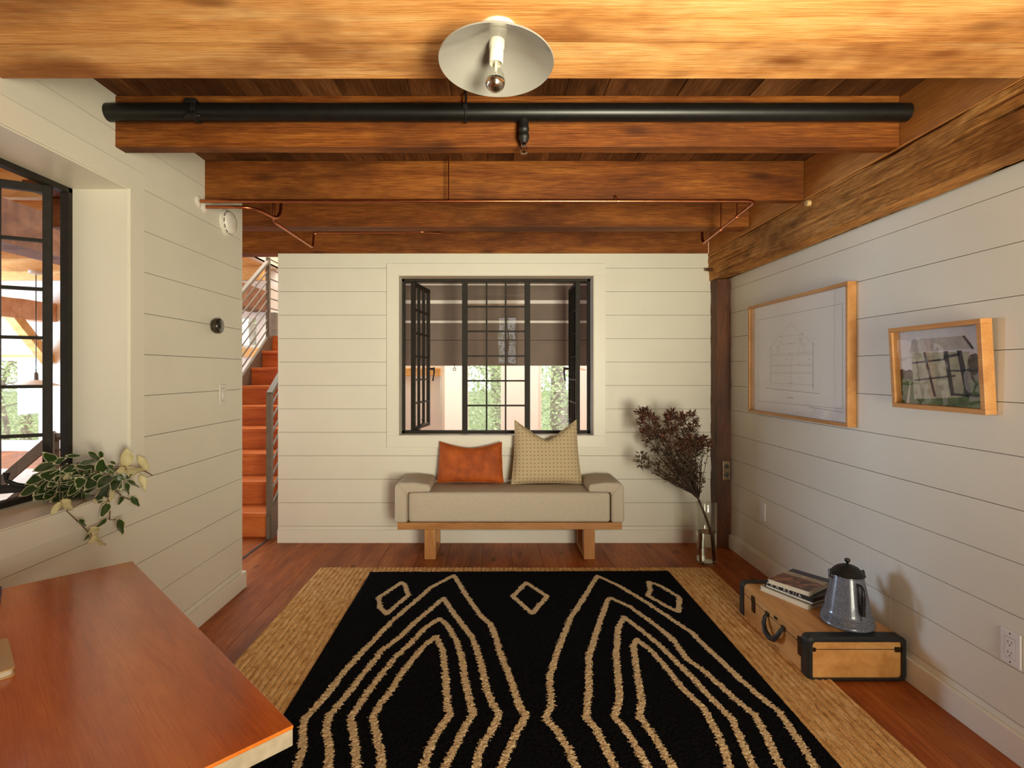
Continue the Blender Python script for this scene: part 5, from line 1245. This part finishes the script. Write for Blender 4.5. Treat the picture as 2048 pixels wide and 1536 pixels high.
for k in range(46):                                          # leaves behind, filling the middle of the clump
    a = lp.uniform(0, 6.28); r_ = lp.uniform(.1, .85); c_ = (790+430*r_*math.cos(a), 620+170*r_*math.sin(a)); a2 = lp.uniform(0, 6.28)
    place(c_, (c_[0]+290*math.cos(a2), c_[1]+170*math.sin(a2)+40), .25, 0)
def vine(zs, r=.0022):
    pts = []
    for z in zs:
        u, v = 30+z[0]/6.98, 880+z[1]/6.98; q = at_x(u, v, -1.502 if v > 1016 else x_at(u, v)+.005)
        if q.x < -1.53: q.z = max(q.z, .840)
        if pts and pts[-1].x < -1.53 <= q.x and q.z < .85: pts.append(V((-1.508, (pts[-1].y+q.y)/2, .846)))
        pts.append(q)
    sm_.tube(pts, r, 6)
vine([(640, 700), (650, 860), (720, 990), (880, 1140), (1030, 1290)]); vine([(1310, 680), (1305, 800), (1310, 880), (1325, 1000), (1322, 1115), (1290, 1090)]); vine([(1320, 1110), (1370, 1118), (1412, 1102)], .0015); vine([(1540, 400), (1700, 440), (1800, 430), (1920, 495)]); vine([(1400, 700), (1500, 790), (1600, 830)]); vine([(1040, 1260), (1060, 1330), (1045, 1390)], .003); vine([(870, 1110), (950, 1100), (980, 1130)], .0014)
M['varleaf'] = attr_mix('variegated_leaf', 'margin', (60, 84, 40), (226, 220, 182), .38, (.80, .88), .07, 45., spec=.5)
M['creamleaf'] = attr_mix('cream_leaf', 'margin', (230, 220, 172), (220, 206, 146), .45, (.5, .95), .08, 40.)
gl.build('foliage', M['varleaf'], plant, smooth_angle=80); clf.build('cream_leaves', M['creamleaf'], plant, smooth_angle=80)['label'] = 'pale cream leaves'; sm_.build('stems', M['stem'], plant)

# ================================================================== light and camera
w = bpy.data.worlds.new('sky'); S.world = w; w.use_nodes = True
bg = w.node_tree.nodes['Background']; bg.inputs[0].default_value = (.92, .97, 1.0, 1); bg.inputs[1].default_value = 2.6
def area(name, loc, rot, sx, sy, power, col, spread=180):
    l = bpy.data.lights.new(name, 'AREA'); l.shape = 'RECTANGLE'; l.size = sx; l.size_y = sy; l.energy = power; l.color = col; l.spread = math.radians(spread)
    o = bpy.data.objects.new(name, l); COL.objects.link(o); o.location = loc; o.rotation_euler = rot; return o
R = math.radians
area('fill_lamp_behind_photographer', (1.15, YR-.25, 1.15), (R(90), 0, R(19)), 1.05, 1.6, 33, (1.0, .95, .76), 84)  # lamp added outside the unseen wide window, stands in for daylight
area('uplight_fill_behind_photographer', (1.15, YR-.30, .80), (R(131), 0, R(18)), 1.05, 1.2, 98, (1.0, .93, .68), 98)  # lamp added and tilted up to brighten the undersides of the beams
area('fill_lamp_west_a', (-9.3, 1.0, 1.6), (0, R(-90), 0), 2.4, 3.0, 125, (.88, .98, 1.0))  # lamp added outside an unseen opening, brightens the left window lining
area('fill_lamp_west_b', (-9.3, 6.5, 1.6), (0, R(-90), 0), 2.4, 3.0, 560, (.50, .71, 1.0))  # lamp added outside an unseen opening, throws cool light on the right wall
area('stairwell_fill_lamp', (-2.7, 6.5, 4.28), (0, 0, 0), 1.3, 3.0, 95, (1.0, .97, .88))  # lamp added in the unseen lid opening to light the stairs
area('back_room_fill_lamp', (.5, 7.4, 3.15), (0, 0, 0), 2.6, 2.2, 85, (1.0, .96, .88))  # lamp added over the unseen ceiling opening to light the back room
cam = bpy.data.cameras.new('camera'); co = bpy.data.objects.new('camera', cam); COL.objects.link(co)
co.location = (0, 0, H); co.rotation_euler = (R(90), 0, 0); cam.sensor_width = 36; cam.lens = 36*F/2048
cam.shift_x = (1024-CU)/2048; cam.shift_y = -(768-CV)/2048; cam.clip_start = .02
S.camera = co
vs_ = S.view_settings; vs_.view_transform = 'Standard'; vs_.look = 'None'; vs_.gamma = 1; vs_.use_curve_mapping = False; vs_.exposure = 0.15
S.cycles.max_bounces = 10; S.cycles.diffuse_bounces = 6; S.cycles.transparent_max_bounces = 16; S.cycles.use_denoising = True
S.cycles.caustics_reflective = False; S.cycles.caustics_refractive = False; S.cycles.sample_clamp_indirect = 6
for o in bpy.data.objects:
    for k in ('_org', '_local'):
        if k in o: del o[k]
